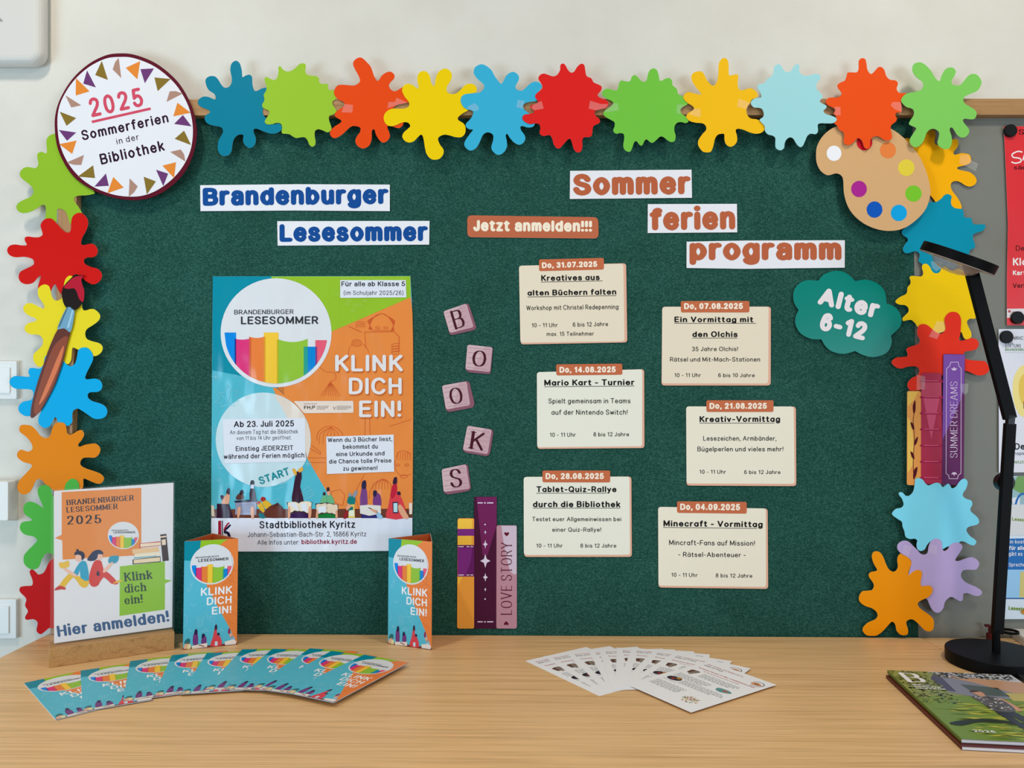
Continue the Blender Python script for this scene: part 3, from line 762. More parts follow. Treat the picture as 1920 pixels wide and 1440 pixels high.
splat('r6', T(1670, 1000, 8, [(100, 190), (130, 140), (200, 110), (270, 125), (340, 190), (400, 250), (450, 305), (510, 320), (555, 290), (570, 200), (600, 130), (650, 85), (720, 85), (765, 130), (775, 230), (810, 265), (860, 235), (900, 170), (960, 140), (1030, 145), (1075, 190), (1060, 250), (1000, 340), (970, 405), (1020, 415), (1080, 395), (1150, 370), (1220, 360), (1290, 390), (1330, 450), (1310, 510), (1270, 545), (1170, 545), (1090, 555), (1055, 610), (1065, 670), (1120, 730), (1200, 770), (1290, 810), (1360, 860), (1365, 910), (1310, 940), (1240, 930), (1160, 900), (1095, 905), (1085, 960), (1080, 1000), (1040, 1018), (980, 985), (910, 955), (850, 985), (810, 1040), (790, 1120), (740, 1180), (680, 1188), (620, 1140), (580, 1060), (540, 985), (400, 900), (330, 780), (270, 640), (300, 500), (310, 420), (260, 360), (170, 310), (110, 250)]), (187, 166, 214), -0.0165, 'lilac paper splat between light blue and orange splats',
      tapes=[T(1670, 1000, 8, [(205, 165), (320, 205), (270, 350), (175, 295)]), T(1670, 1000, 8, [(600, 155), (695, 195), (690, 330), (575, 290)])])
splat('r7', T(1595, 1020, 8, [(320, 170), (345, 120), (400, 110), (455, 140), (500, 220), (530, 300), (570, 375), (630, 415), (680, 400), (710, 340), (700, 240), (720, 170), (770, 140), (850, 190), (910, 270), (895, 340), (865, 430), (880, 465), (930, 420), (1000, 390), (1055, 405), (1070, 460), (1050, 560), (1060, 630), (1120, 630), (1180, 625), (1225, 665), (1220, 730), (1170, 795), (1100, 825), (1020, 870), (1010, 920), (1060, 980), (1160, 1050), (1235, 1120), (1250, 1200), (1235, 1280), (1180, 1312), (1110, 1290), (1030, 1210), (950, 1140), (890, 1130), (840, 1160), (835, 1200), (860, 1280), (855, 1350), (800, 1370), (740, 1355), (690, 1300), (670, 1210), (625, 1165), (570, 1210), (490, 1300), (400, 1368), (320, 1378), (240, 1368), (185, 1310), (190, 1250), (260, 1180), (370, 1130), (405, 1070), (380, 1010), (310, 960), (220, 930), (140, 870), (125, 800), (170, 715), (260, 700), (320, 690), (350, 630), (330, 570), (280, 500), (275, 450), (310, 420), (385, 405), (395, 380), (350, 300), (325, 230)]), (243, 148, 0), -0.0165, 'orange paper splat reaching down to the table beside the lilac one', lean=-0.0001, x0=1704)

# ------------------------------------------------------------------ palette, badge, brush
p = Part(wallmap(-0.0205)); tp = lambda pts: T(1470, 220, 6.4, pts)
p.slab(smooth(tp([(385, 450), (400, 340), (470, 220), (590, 125), (750, 70), (950, 50), (1150, 80), (1290, 140), (1400, 215), (1520, 330), (1630, 480), (1710, 660), (1755, 850), (1750, 960), (1700, 1100), (1600, 1220), (1450, 1325), (1290, 1362), (1130, 1345), (970, 1280), (840, 1175), (760, 1050), (720, 900), (712, 760), (690, 700), (630, 672), (560, 690), (510, 690), (440, 640), (395, 550)]), 6), M((212, 168, 118), 0.45, 0.35), TK, M((236, 206, 168)))
pal = p.build('paint_palette')
tag(pal, 'tan paper painter\'s palette with eight paint dots', 'paint palette')
for cx, cy, rx, ry, c in ((600, 432, 88, 92, (240, 240, 246)), (965, 300, 95, 98, (200, 10, 35)), (1247, 395, 96, 98, (230, 128, 62)), (1467, 605, 98, 100, (226, 204, 62)), (900, 860, 94, 98, (168, 34, 142)), (1553, 915, 98, 98, (118, 194, 42)), (1086, 1107, 95, 98, (0, 84, 184)), (1378, 1147, 97, 98, (0, 160, 222))):
    q = Part(wallmap(-0.0205)); q.poly(tp(ell(cx, cy, rx, ry, 36)), M(c, 0.45, 0.35), 1); q.build('paint_dot', pal)

tb = lambda pts: T(90, 85, 4.8, pts)
bm_ = wallmap(-0.0232)
p = Part(bm_)
p.slab(smooth(tb([(60, 720), (75, 580), (130, 440), (230, 290), (370, 165), (520, 90), (650, 72), (780, 85), (950, 150), (1090, 250), (1200, 370), (1290, 540), (1335, 720), (1335, 850), (1300, 1000), (1230, 1140), (1120, 1260), (980, 1350), (840, 1390), (700, 1390), (550, 1360), (380, 1290), (240, 1190), (140, 1050), (80, 900)]), 5), M((92, 12, 34), 0.5, 0.3), TK, M((92, 12, 34)))
bad = p.build('round_badge')
tag(bad, 'round white 2025 holiday badge with a wine-red rim', 'badge')
p = Part(bm_)
p.poly(smooth(tb([(85, 700), (100, 560), (150, 440), (240, 310), (370, 195), (520, 120), (650, 105), (770, 115), (930, 175), (1060, 265), (1170, 380), (1260, 540), (1300, 700), (1300, 850), (1270, 980), (1200, 1110), (1100, 1220), (970, 1310), (840, 1355), (700, 1360), (560, 1335), (400, 1270), (270, 1170), (170, 1040), (105, 880)]), 5), M((228, 228, 234), 0.5, 0.3), 1)
cl = {'o': M((226, 134, 50)), 'p': M((106, 56, 112)), 'g': M((132, 108, 42)), 'm': M((172, 134, 118))}
for k, *pts in (('g', (485, 140), (425, 268), (540, 312)), ('p', (352, 225), (318, 345), (432, 380)), ('o', (252, 295), (250, 452), (375, 415)), ('m', (157, 450), (210, 560), (300, 540)), ('g', (105, 597), (168, 725), (255, 655)), ('p', (98, 762), (172, 860), (255, 785)), ('o', (102, 890), (218, 978), (258, 857)), ('m', (168, 1055), (230, 1075), (300, 1078), (325, 987)), ('g', (268, 1182), (424, 1195), (407, 1080)), ('p', (418, 1272), (548, 1265), (522, 1153)), ('o', (535, 1332), (682, 1280), (588, 1185)), ('m', (727, 1362), (735, 1198), (808, 1270), (775, 1325)), ('g', (890, 1343), (862, 1183), (972, 1225)), ('p', (1038, 1268), (973, 1120), (1082, 1155)), ('o', (1135, 1195), (1030, 1083), (1153, 1052)), ('m', (1238, 1047), (1100, 960), (1195, 937), (1225, 980)), ('g', (1288, 898), (1140, 842), (1225, 768)), ('p', (1292, 730), (1135, 708), (1215, 627)), ('o', (1285, 607), (1128, 640), (1165, 517)), ('m', (1213, 435), (1067, 510), (1095, 415), (1150, 412)), ('g', (1105, 303), (988, 413), (958, 290)), ('p', (955, 208), (872, 342), (832, 215)), ('o', (830, 143), (805, 307), (700, 203)), ('m', (637, 113), (660, 295), (582, 217), (605, 150))):
    p.poly(tb(pts), cl[k], 2)
p.build('printed_face', bad)
p = Part(lambda x, y, off: bm_(90 + x / 4.8, 85 + y / 4.8, off))
pk, ink = M((206, 74, 98)), M((44, 14, 40))
text(p, '2025', (392, 650), (868, 545), 172, pk, 17, 2, gap=18)
p.line([(395, 690), (925, 570)], 23, pk, 2, False)
text(p, 'Sommerferien', (312, 858), (1090, 693), 92, ink, 16.5, 2, gap=12)
text(p, 'in der', (622, 893), (822, 850), 56, ink, 11, 2, gap=18)
text(p, 'Bibliothek', (480, 1076), (1052, 948), 98, ink, 16.5, 2, gap=12)
p.build('lettering', bad)

bru = wallmap(-0.0262)
t1 = lambda pts: T(20, 510, 7.2, pts)
t2 = lambda pts: T(15, 630, 7.2, pts)
p = Part(bru)
hd = t1([(640, 768), (725, 768), (800, 820), (780, 900), (740, 1060)]) + t2([(745, 335), (640, 640), (540, 840), (460, 980), (370, 1080), (320, 1108), (302, 1060), (330, 880), (400, 620), (480, 380), (560, 150)])
p.slab(smooth(hd, 3), M((96, 44, 32), 0.4, 0.4), TK, M((110, 60, 50)))
br = p.build('paintbrush')
tag(br, 'paper cut-out paintbrush with red-tipped bristles over yellow and blue splats', 'paintbrush')
p = Part(bru)
p.poly(smooth(t2([(805, 5), (740, 20), (640, 110), (560, 260), (470, 520), (370, 860), (348, 1000), (375, 1060), (430, 1010), (530, 830), (640, 600), (730, 320), (800, 90)]), 3), M((140, 68, 42), 0.4, 0.4), 1)
p.poly(smooth(t2([(752, 130), (680, 260), (560, 560), (450, 830), (420, 930), (500, 830), (600, 620), (700, 380), (745, 220)]), 3), M((214, 116, 72), 0.4, 0.4), 2)
p.build('printed_sheen', br)
p = Part(bru)
p.poly(smooth(t1([(755, 485), (800, 474), (860, 515), (850, 640), (806, 810), (725, 760), (632, 768), (690, 610)]), 3), M((112, 160, 186), 0.4, 0.4), 1)
p.poly(t1([(826, 520), (850, 520), (790, 750), (760, 760)]), M((160, 200, 220), 0.4, 0.4), 2)
p.poly(t1([(755, 490), (775, 480), (665, 740), (640, 745), (700, 600)]), M((70, 110, 130), 0.4, 0.4), 2)
p.build('ferrule', br)
p = Part(bru)
p.slab(smooth(t1([(690, 300), (700, 230), (740, 160), (810, 90), (850, 50), (890, 42), (985, 50), (957, 100), (970, 180), (995, 250), (1000, 310), (975, 400), (920, 480), (860, 514), (800, 478), (755, 482), (710, 410)]), 3), M((30, 16, 12), 0.4, 0.3), TK * .8, None, 1)
p.poly(smooth(t1([(722, 205), (800, 115), (850, 75), (900, 58), (980, 52), (955, 100), (970, 180), (996, 260), (985, 390), (960, 400), (920, 350), (890, 260), (850, 220), (780, 228)]), 3), M((182, 24, 48), 0.4, 0.3), 2)
p.build('bristles', br)

# ------------------------------------------------------------------ word strips
WS = 'paper word strips on the felt'
wy = wallmap(-0.0022)


def strip(word, q, tx, col, label, wt=31, xh=80, face=(232, 233, 240), pl=None, r=0.0, gap=1, thin=None, name='word_strip', fm=None):
    fm = fm or wy
    p = Part(fm)
    pts = rquad(q, r) if r else q
    p.slab(pts, M(face, 0.5, 0.3), 0.0008, M((240, 240, 240)))
    o = p.build(name)
    tag(o, label, 'word strip', WS)
    p = Part(fm)
    for s, p0, p1, h in tx:
        text(p, s, p0, p1, h, M(col, 0.5, 0.3), wt, 2, xh, gap=gap, sub=4)
    p.build('lettering', o)
    return o


BL = (12, 74, 148)
BR = (184, 96, 62)
e = lambda x, y: (360 + x / 3.6, 80 + y / 3.6)
strip('', [e(55, 962), e(700, 955), e(1335, 958), e(1335, 1137), e(700, 1133), e(57, 1137)], [('Brandenburger', e(72, 1102), e(1324, 1090), 122 / 3.6)], BL, 'white paper strip reading Brandenburger in blue')
strip('', [e(575, 1205), e(1603, 1203), e(1601, 1363), e(578, 1370)], [('Lesesommer', e(590, 1345), e(1590, 1340), 120 / 3.6)], BL, 'white paper strip reading Lesesommer in blue')
e = lambda x, y: (860 + x / 3.6, 80 + y / 3.6)
strip('', [e(752, 865), e(1572, 857), e(1575, 1047), e(750, 1055)], [('Sommer', e(772, 1032), e(1563, 1024), 145 / 3.6)], BR, 'white paper strip reading Sommer in brown')
strip('', rquad([e(58, 1165), e(942, 1178), e(945, 1322), e(58, 1313)], 9), [('Jetzt anmelden!!!', e(98, 1273), e(900, 1278), 76 / 3.6)], (246, 232, 210), 'terracotta plate reading Jetzt anmelden in cream', 31, 78, face=(190, 104, 72))
e = lambda x, y: (1180 + x / 3.692, 380 + y / 3.692)
strip('', [e(128, 10), e(745, 8), e(747, 205), e(127, 210)], [('ferien', e(142, 193), e(735, 186), 156 / 3.692)], BR, 'white paper strip reading ferien in brown', xh=76)
strip('', [e(397, 270), e(800, 262), e(1492, 260), e(1491, 450), e(800, 458), e(396, 452)], [('programm', e(415, 400), e(1470, 398), 144 / 3.692)], BR, 'white paper strip reading programm in brown')

# ------------------------------------------------------------------ programme cards
CG = 'summer programme cards on the felt'


def card(ox, oy, s, outer, cream, tab, date, heads, lines, label, fc):
    e = lambda x, y: (ox + x / s, oy + y / s)
    fm = wallmap(-0.0022)
    g = lambda x, y, off: fm(ox + x / s, oy + y / s, off)
    p = Part(fm)
    p.slab(rquad([e(*c) for c in outer], 6), M((226, 176, 152), 0.55, 0.25), 0.0008, M((240, 225, 210)))
    o = p.build('programme_card')
    tag(o, label, 'card', CG)
    p = Part(fm); p.poly(rquad([e(*c) for c in cream], 5.5), M(fc, 0.55, 0.25), 1); p.build('card_face', o)
    p = Part(fm); p.slab(rquad([e(*c) for c in tab], 3.5), M((196, 108, 72), 0.55, 0.25), 0.0004, None, 3)
    d = p.build('date_tab', o)
    p = Part(g); text(p, date[0], date[1], date[2], date[3], M((248, 232, 214)), 31, 5, 76, gap=4, sub=3); p.build('date_lettering', d)
    p = Part(g)
    ink = M((26, 24, 26), 0.6, 0.2)
    for t, p0, p1, h, un in heads:
        text(p, t, p0, p1, h, ink, 19, 3, 66, hand=True, gap=9, sub=3)
        if un:
            p.line([un[0], un[1]], s * 0.95, ink, 3, False)
    for t, p0, p1, h in lines:
        text(p, t, p0, p1, h, ink, 11.8, 3, 66, hand=True, gap=10, sub=2)
    p.build('lettering', o)


C1, C2, C3 = (232, 220, 198), (236, 230, 212), (232, 232, 218)
card(960, 470, 3.692, [(48, 104), (790, 87), (798, 635), (60, 649)], [(48, 104), (771, 91), (779, 627), (58, 638)], [(186, 61), (636, 50), (636, 131), (188, 142)],
     ('Do, 31.07.2025', (207, 122), (590, 113), 40), [('Kreatives aus', (202, 211), (607, 204), 42, ((200, 218), (627, 209))), ('alten Büchern falten', (107, 312), (722, 304), 40, ((107, 321), (722, 311)))],
     [('Workshop mit Christel Redepenning', (100, 413), (737, 404), 33), ('10 - 11 Uhr', (136, 531), (316, 529), 29), ('6 bis 12 Jahre', (421, 527), (665, 522), 30), ('max. 15 Teilnehmer', (240, 591), (567, 588), 29)], 'cream card dated 31.07.2025 about folding old books', C1)
card(1220, 550, 3.79, [(82, 95), (854, 94), (853, 655), (77, 655)], [(82, 96), (838, 96), (835, 641), (79, 640)], [(213, 55), (702, 54), (701, 136), (215, 136)],
     ('Do, 07.08.2025', (236, 113), (655, 112), 43), [('Ein Vormittag mit', (168, 206), (728, 206), 41, ((168, 213), (748, 213))), ('den Olchis', (296, 311), (617, 311), 41, ((295, 318), (617, 318)))],
     [('35 Jahre Olchis!', (293, 411), (620, 410), 31), ('Rätsel und Mit-Mach-Stationen', (137, 485), (777, 485), 32), ('10 - 11 Uhr', (168, 595), (356, 595), 28), ('6 bis 10 Jahre', (480, 596), (739, 596), 28)], 'cream card dated 07.08.2025 announcing a morning for ages 6 to 10', C1)
card(960, 470, 3.692, [(172, 841), (915, 820), (917, 1366), (175, 1372)], [(172, 841), (902, 822), (901, 1354), (174, 1361)], [(305, 787), (763, 782), (764, 859), (307, 864)],
     ('Do, 14.08.2025', (328, 846), (718, 843), 42), [('Mario Kart - Turnier', (223, 935), (847, 931), 42, ((223, 942), (847, 937)))],
     [('Spielt gemeinsam in Teams', (252, 1058), (820, 1056), 35), ('auf der Nintendo Switch!', (273, 1136), (800, 1135), 35), ('10 - 11 Uhr', (261, 1289), (441, 1288), 29), ('8 bis 12 Jahre', (564, 1286), (810, 1285), 29)], 'pale cream card dated 14.08.2025 announcing a video game tournament', C3)
card(1220, 550, 3.79, [(252, 803), (1032, 805), (1035, 1370), (255, 1366)], [(252, 804), (1016, 804), (1023, 1354), (255, 1351)], [(395, 760), (873, 760), (872, 843), (396, 843)],
     ('Do, 21.08.2025', (417, 822), (825, 821), 43), [('Kreativ-Vormittag', (347, 915), (920, 914), 43, ((347, 922), (880, 922)))],
     [('Lesezeichen, Armbänder,', (373, 1047), (893, 1047), 34), ('Bügelperlen und vieles mehr!', (332, 1123), (942, 1123), 34), ('10 - 11 Uhr', (346, 1282), (534, 1282), 28), ('6 bis 12 Jahre', (664, 1284), (922, 1284), 28)], 'pale cream card dated 21.08.2025 announcing a craft morning', C2)
card(960, 860, 7.2, [(157, 245), (1612, 241), (1618, 1326), (165, 1326)], [(157, 246), (1586, 243), (1592, 1297), (160, 1300)], [(410, 160), (1325, 160), (1325, 321), (412, 319)],
     ('Do, 28.08.2025', (452, 277), (1240, 275), 82), [('Tablet-Quiz-Rallye', (330, 452), (1410, 452), 80, ((328, 466), (1275, 466))), ('durch die Bibliothek', (282, 656), (1460, 656), 84, ((280, 668), (1460, 668)))],
     [('Testet euer Allgemeinwissen bei', (273, 844), (1473, 844), 58), ('einer Quiz-Rallye!', (542, 986), (1203, 986), 58), ('10 - 11 Uhr', (327, 1200), (682, 1200), 54), ('8 bis 12 Jahre', (923, 1200), (1407, 1200), 54)], 'pale cream card dated 28.08.2025 announcing a tablet quiz rally', C3)
card(1200, 920, 6.4, [(217, 194), (1532, 214), (1538, 1179), (222, 1162)], [(217, 195), (1509, 213), (1513, 1156), (221, 1140)], [(443, 127), (1280, 134), (1280, 276), (444, 266)],
     ('Do, 04.09.2025', (480, 232), (1200, 236), 78), [('Minecraft - Vormittag', (280, 428), (1472, 440), 74, ((278, 440), (1405, 453)))],
     [('Mincraft-Fans auf Mission!', (348, 652), (1378, 661), 62), ('- Rätsel-Abenteuer -', (458, 793), (1268, 799), 58), ('10 - 11 Uhr', (375, 1032), (690, 1036), 48), ('8 bis 12 Jahre', (908, 1040), (1347, 1045), 48)], 'cream card dated 04.09.2025 announcing a game morning, lowest of the cards', C2)

# ------------------------------------------------------------------ cloud
e = lambda pts: T(1470, 500, 8, pts)
out = []
for lobe in ([(515, 210), (610, 110), (780, 62), (930, 95), (1070, 215)], [(1070, 215), (1230, 195), (1400, 250), (1510, 370), (1540, 550)], [(1540, 550), (1680, 620), (1760, 760), (1740, 900), (1605, 1035)], [(1605, 1035), (1615, 1150), (1540, 1290), (1360, 1355), (1200, 1330), (1065, 1265)], [(1065, 1265), (900, 1308), (730, 1275), (630, 1200), (560, 1090)], [(560, 1090), (400, 1080), (250, 1000), (175, 870), (175, 760), (220, 650)], [(220, 650), (150, 530), (145, 380), (210, 270), (330, 205), (515, 210)]):
    out += smooth(lobe, 5, False)[:-1]
cm = wallmap(-0.006)
p = Part(cm); p.slab(e(out), M((0, 130, 118), 0.22, 0.5), TK, M((60, 160, 148)))
cloud = p.build('paper_cloud')
tag(cloud, 'teal paper cloud reading Alter 6-12', 'cloud sign')
p = Part(lambda x, y, off: cm(1470 + x / 8, 500 + y / 8, off))
wh = M((232, 224, 228), 0.3, 0.4)
text(p, 'Alter', (497, 560), (1390, 783), 268, wh, 32, 2, 76, gap=3, sub=4)
text(p, '6-12', (515, 945), (1205, 1112), 275, wh, 33, 2, 76, gap=3, sub=4)
p.build('lettering', cloud)

# ------------------------------------------------------------------ BOOKS letter tiles and paper book spines
TG = 'paper letter tiles spelling a word'
for ch, outer, face, p0, p1, h, lab in (
    ('B', [(80, 128), (241, 72), (262, 78), (316, 242), (300, 262), (140, 297), (124, 286)], [(80, 128), (243, 72), (297, 240), (126, 282)], (165, 262), (240, 240), 142, 'pink paper letter tile B, topmost of the five tiles'),
    ('O', [(252, 364), (430, 383), (432, 400), (416, 575), (262, 562), (236, 542)], [(252, 364), (429, 383), (412, 560), (237, 540)], (283, 521), (381, 528), 122, 'pink paper letter tile O between tile B and the other O'),
    ('O', [(70, 655), (245, 623), (266, 630), (303, 785), (292, 812), (118, 844), (98, 830)], [(70, 656), (245, 625), (272, 795), (100, 826)], (136, 797), (226, 781), 124, 'pink paper letter tile O just above tile K'),
    ('K', [(252, 940), (425, 967), (436, 985), (412, 1140), (392, 1158), (238, 1132), (217, 1112)], [(251, 940), (424, 968), (396, 1144), (219, 1113)], (265, 1106), (358, 1120), 132, 'pink paper letter tile K between tiles O and S'),
    ('S', [(68, 1250), (240, 1213), (256, 1225), (277, 1385), (262, 1404), (110, 1431), (82, 1415)], [(68, 1250), (241, 1214), (270, 1388), (83, 1412)], (133, 1388), (218, 1380), 142, 'pink paper letter tile S, lowest of the five tiles')):
    fm = wallmap(-0.002)
    s = 3.79
    g = lambda x, y, off: fm(810 + x / s, 550 + y / s, off)
    p = Part(g)
    p.slab(rquad(outer, 16), M((136, 88, 104), 0.5, 0.3), 0.0008)
    o = p.build('letter_tile')
    tag(o, lab, 'letter tile', TG)
    p = Part(g)
    p.poly(rquad(face, 18), M((206, 176, 182), 0.5, 0.3), 1)
    q = face
    L_ = lambda a, b, t: (a[0] + (b[0] - a[0]) * t, a[1] + (b[1] - a[1]) * t)
    p.poly([L_(q[0], q[1], .70), L_(q[0], q[1], .93), L_(q[1], q[2], .3), L_(q[1], q[2], .9), L_(q[2], q[3], .05), L_(q[2], q[3], .7)], M((196, 160, 170), 0.5, 0.3), 2)
    for a in (.12, .3, .52, .74, .9):
        x0, x1 = L_(q[0], q[3], a), L_(q[1], q[2], a + random.uniform(-.03, .03))
        p.line([L_(x0, x1, random.uniform(.03, .1)), L_(x0, x1, .5), L_(x0, x1, random.uniform(.85, .96))], 2.6, M((176, 140, 150), 0.5, 0.3), 3, False)
    p.build('tile_face', o)
    p = Part(g)
    text(p, ch, p0, p1, h, M((70, 22, 36), 0.5, 0.3), 13.5, 4, serif=ch in 'BK', thin=5, sub=5)
    p.build('letter', o)

SG = 'paper book spines on the board'


def spine(q, col, label, deco, ox, oy, s, y, r=4, edge=None):
    fm = wallmap(y)
    g = lambda a, b, off: fm(ox + a / s, oy + b / s, off)
    p = Part(g)
    p.slab(rquad(q, r * s), M(col, 0.42, 0.4), TK, M(edge or tuple(min(255, c + 40) for c in col)))
    o = p.build('book_spine')
    tag(o, label, 'book spine', SG)
    p = Part(g)
    deco(p)
    p.build('printed_pattern', o)
    return o, g


def star(cx, cy, rx, ry):
    return [(cx, cy - ry), (cx + rx * .28, cy - ry * .28), (cx + rx, cy), (cx + rx * .28, cy + ry * .28), (cx, cy + ry), (cx - rx * .28, cy + ry * .28), (cx - rx, cy), (cx - rx * .28, cy - ry * .28)]


def heart(cx, cy, w, f=1):
    return [(cx + w * x, cy + f * w * y) for x, y in smooth([(0, -.45), (.5, -.75), (1, -.4), (.75, .2), (0, .85), (-.75, .2), (-1, -.4), (-.5, -.75)], 3)]


def d1(p):
    pu, pd, ye, wt_ = M((122, 44, 132)), M((100, 30, 104)), M((242, 196, 72)), M((236, 226, 240))
    p.poly([(134, 440), (285, 440), (285, 502), (134, 502)], pu, 1)
    p.poly([(134, 585), (285, 585), (285, 868), (134, 868)], pd, 1)
    p.poly([(134, 612), (266, 612), (255, 720), (215, 840), (205, 868), (134, 868)], pu, 2)
    p.poly(rquad([(140, 352), (262, 350), (268, 440), (136, 440)], 14), ye, 1)
    p.poly([(136, 502), (262, 502), (262, 585), (136, 585)], ye, 1)
    p.poly([(136, 870), (182, 870), (160, 910), (136, 955)], ye, 1)
    for y in (600, 855):
        for x in (140, 165, 215, 250):
            p.line([(x, y), (x + 25, y)], 7, wt_, 3, False)


def d2(p):
    li, wt_ = M((112, 34, 88)), M((222, 214, 238))
    p.poly([(303, 152), (486, 152), (486, 405), (405, 675), (360, 680)], li, 1)
    for y in (206, 1276):
        p.line([(318, y), (358, y)], 9, wt_, 2); p.line([(402, y), (452, y)], 9, wt_, 2); p.poly(ell(380, y, 7, 7, 12), wt_, 2)
    for y in (400, 1071):
        p.poly(ell(382, y, 7, 7, 12), wt_, 2)
    for y, a, b in ((470, 11, 20), (578, 22, 40), (728, 46, 62), (875, 23, 40), (985, 11, 19)):
        p.poly(star(384, y, a, b), wt_, 2)


def d3(p):
    p.poly([(528, 412), (665, 412), (665, 845), (640, 850), (605, 820), (570, 680), (545, 540)], M((204, 186, 204)), 1)
    dk = M((92, 14, 36))
    p.poly(heart(576, 486, 22), dk, 2); p.poly(heart(572, 1290, 21, -1), dk, 2)
    text(p, 'LOVE STORY', (625, 1212), (625, 562), 102, dk, 9, 3, serif=True, thin=4.5, gap=16, sub=4)


spine([(134, 345), (285, 345), (283, 1337), (130, 1337)], (236, 164, 66), 'yellow paper book spine with purple bands, left of the dark purple one', d1, 830, 900, 4.8, -0.002)
spine([(283, 152), (486, 150), (487, 1337), (284, 1337)], (70, 18, 52), 'tall dark purple paper book spine with white diamonds', d2, 830, 900, 4.8, -0.0024, 2)
spine([(485, 408), (667, 408), (668, 1337), (483, 1337)], (184, 136, 152), 'pink paper book spine reading Love Story', d3, 830, 900, 4.8, -0.0028)


def d4(p):
    p.poly([(168, 697), (245, 697), (215, 760), (165, 810)], M((246, 196, 92)), 1)
    p.poly([(165, 885), (195, 930), (212, 1080), (205, 1250), (165, 1310)], M((248, 200, 96)), 1)
    dk = M((86, 18, 30))
    p.line(smooth([(215, 860), (208, 920), (218, 1050), (208, 1200), (212, 1330)], 4, False), 4, dk, 2)
    for a in ([(224, 762), (206, 800), (208, 850), (216, 862), (226, 830)], [(188, 925), (212, 945), (216, 985), (198, 970)], [(244, 1035), (222, 1060), (217, 1100), (236, 1080)], [(188, 1145), (212, 1165), (216, 1205), (196, 1185)], [(240, 1262), (212, 1290), (210, 1355), (232, 1320)]):
        p.poly(smooth(a, 3), dk, 2)


def d5(p):
    p.poly([(282, 735), (408, 735), (345, 1055)], M((212, 88, 122)), 1)
    p.poly([(272, 625), (420, 625), (420, 735), (272, 735)], M((198, 78, 104)), 1)
    for k in range(7):
        y = 618 + k * 121
        p.line([(266, y), (428, y + 2)], 15, M((168, 36, 74)), 2)
        p.line([(290, y - 3), (400, y - 2)], 5, M((226, 104, 138)), 3)


def d6(p):
    p.poly([(436, 418), (596, 420), (590, 690), (540, 820), (428, 1060)], M((124, 80, 166)), 1)
    wt_ = M((226, 206, 232))
    fr = [(490, 476), (545, 476), (550, 505), (568, 525), (566, 1310), (545, 1325), (540, 1350), (478, 1350), (474, 1325), (454, 1310), (458, 525), (482, 505), (490, 476)]
    p.line(fr, 4, wt_, 3)
    for y, f in ((540, 1), (1300, -1)):
        for a in (-.9, 0, .9):
            p.poly([(515 + (x * cos(a) + yy * sin(a)) * 1, y - f * 2 + f * (x * sin(a) - yy * cos(a))) for x, yy in smooth([(0, 0), (6, 12), (0, 26), (-6, 12)], 3)], wt_, 3)
    text(p, 'SUMMER DREAMS', (540, 1193), (540, 622), 56, wt_, 7.5, 4, thin=4.5, serif=True, gap=12, sub=4)


spine([(164, 692), (267, 692), (267, 1400), (162, 1398)], (236, 158, 76), 'orange paper book spine with a dark leaf vine', d4, 1660, 560, 4, -0.0115)
o, g = spine([(270, 557), (421, 557), (428, 1392), (267, 1390)], (176, 40, 74), 'crimson ribbed paper book spine between orange and purple spines', d5, 1660, 560, 4, -0.012)
q = Part(g); q.poly([(235, 570), (298, 585), (296, 680), (232, 685)], TAPE, 5); q.build('tape', o)
o, g = spine([(436, 414), (598, 418), (588, 1400), (424, 1394)], (92, 24, 86), 'purple paper book spine reading Summer Dreams', d6, 1660, 560, 4, -0.0127, 3)
q = Part(g); q.poly([(560, 640), (622, 636), (618, 700), (596, 722), (562, 690)], TAPE, 5); q.build('tape', o)

# ------------------------------------------------------------------ the campaign logo (disc with book spines), shared by poster, leaflets and sign
LOGO = ((.065, .345, 0, .0, (0, 136, 226)), )


def logo(p, cx, cy, r, ry, mk, layer, cap1, cap2, ink=(52, 54, 60), wt2=17):
    """cx, cy, r, ry in the part's 2-D units."""
    def C(x, y):
        return (cx + x * r, cy + y * ry)
    p.poly([C(x, y) for x, y in ell(0, 0, 1, 1, 56)], mk((222, 225, 230)), layer)
    ri = .93

    def yb(x):
        return sqrt(max(0.0, ri * ri - x * x))

    def book(x0, x1, t0, t1, col, dip=0.0, lay=1):
        n = 8
        top = [(x0 + (x1 - x0) * i / n, t0 + (t1 - t0) * i / n + dip * 4 * (i / n) * (1 - i / n)) for i in range(n + 1)]
        bot = [(x1 + (x0 - x1) * i / n, yb(x1 + (x0 - x1) * i / n)) for i in range(n + 1)]
        bot = [(x, max(y, min(t0, t1))) for x, y in bot]
        p.poly([C(x, y) for x, y in top + bot], mk(col), layer + lay)
    book(-.93, -.72, -.005, -.005, (0, 136, 226))
    book(-.745, -.45, .11, .10, (222, 52, 122), .02)
    book(-.745, -.72, .11, .11, (30, 40, 130), 0, 2)
    book(-.485, -.19, .07, .06, (236, 128, 60), .03, 2)
    book(-.485, -.45, .09, .09, (214, 90, 60), 0, 3)
    book(.015, .57, .11, .11, (146, 194, 58), .06, 2)
    book(-.22, .045, -.005, -.005, (246, 200, 62), 0, 3)
    book(-.22, -.19, .07, .07, (226, 156, 40), 0, 4)
    book(.015, .045, .12, .12, (196, 180, 40), 0, 4)
    book(.50, .715, .255, .255, (0, 132, 214), 0, 3)
    book(.50, .57, .255, .255, (40, 160, 140), 0, 4)
    book(.71, .915, .135, .135, (232, 92, 118), 0, 2)
    book(.71, .74, .255, .255, (120, 60, 140), 0, 4)
    i = mk(ink)
    text(p, 'BRANDENBURGER', C(-.755, -.335), C(.315, -.345), ry * .085, i, 13, layer + 2, gap=8, sub=3)
    text(p, 'LESESOMMER', C(-.635, -.155), C(.76, -.16), ry * .145, i, wt2, layer + 2, gap=8, sub=3)


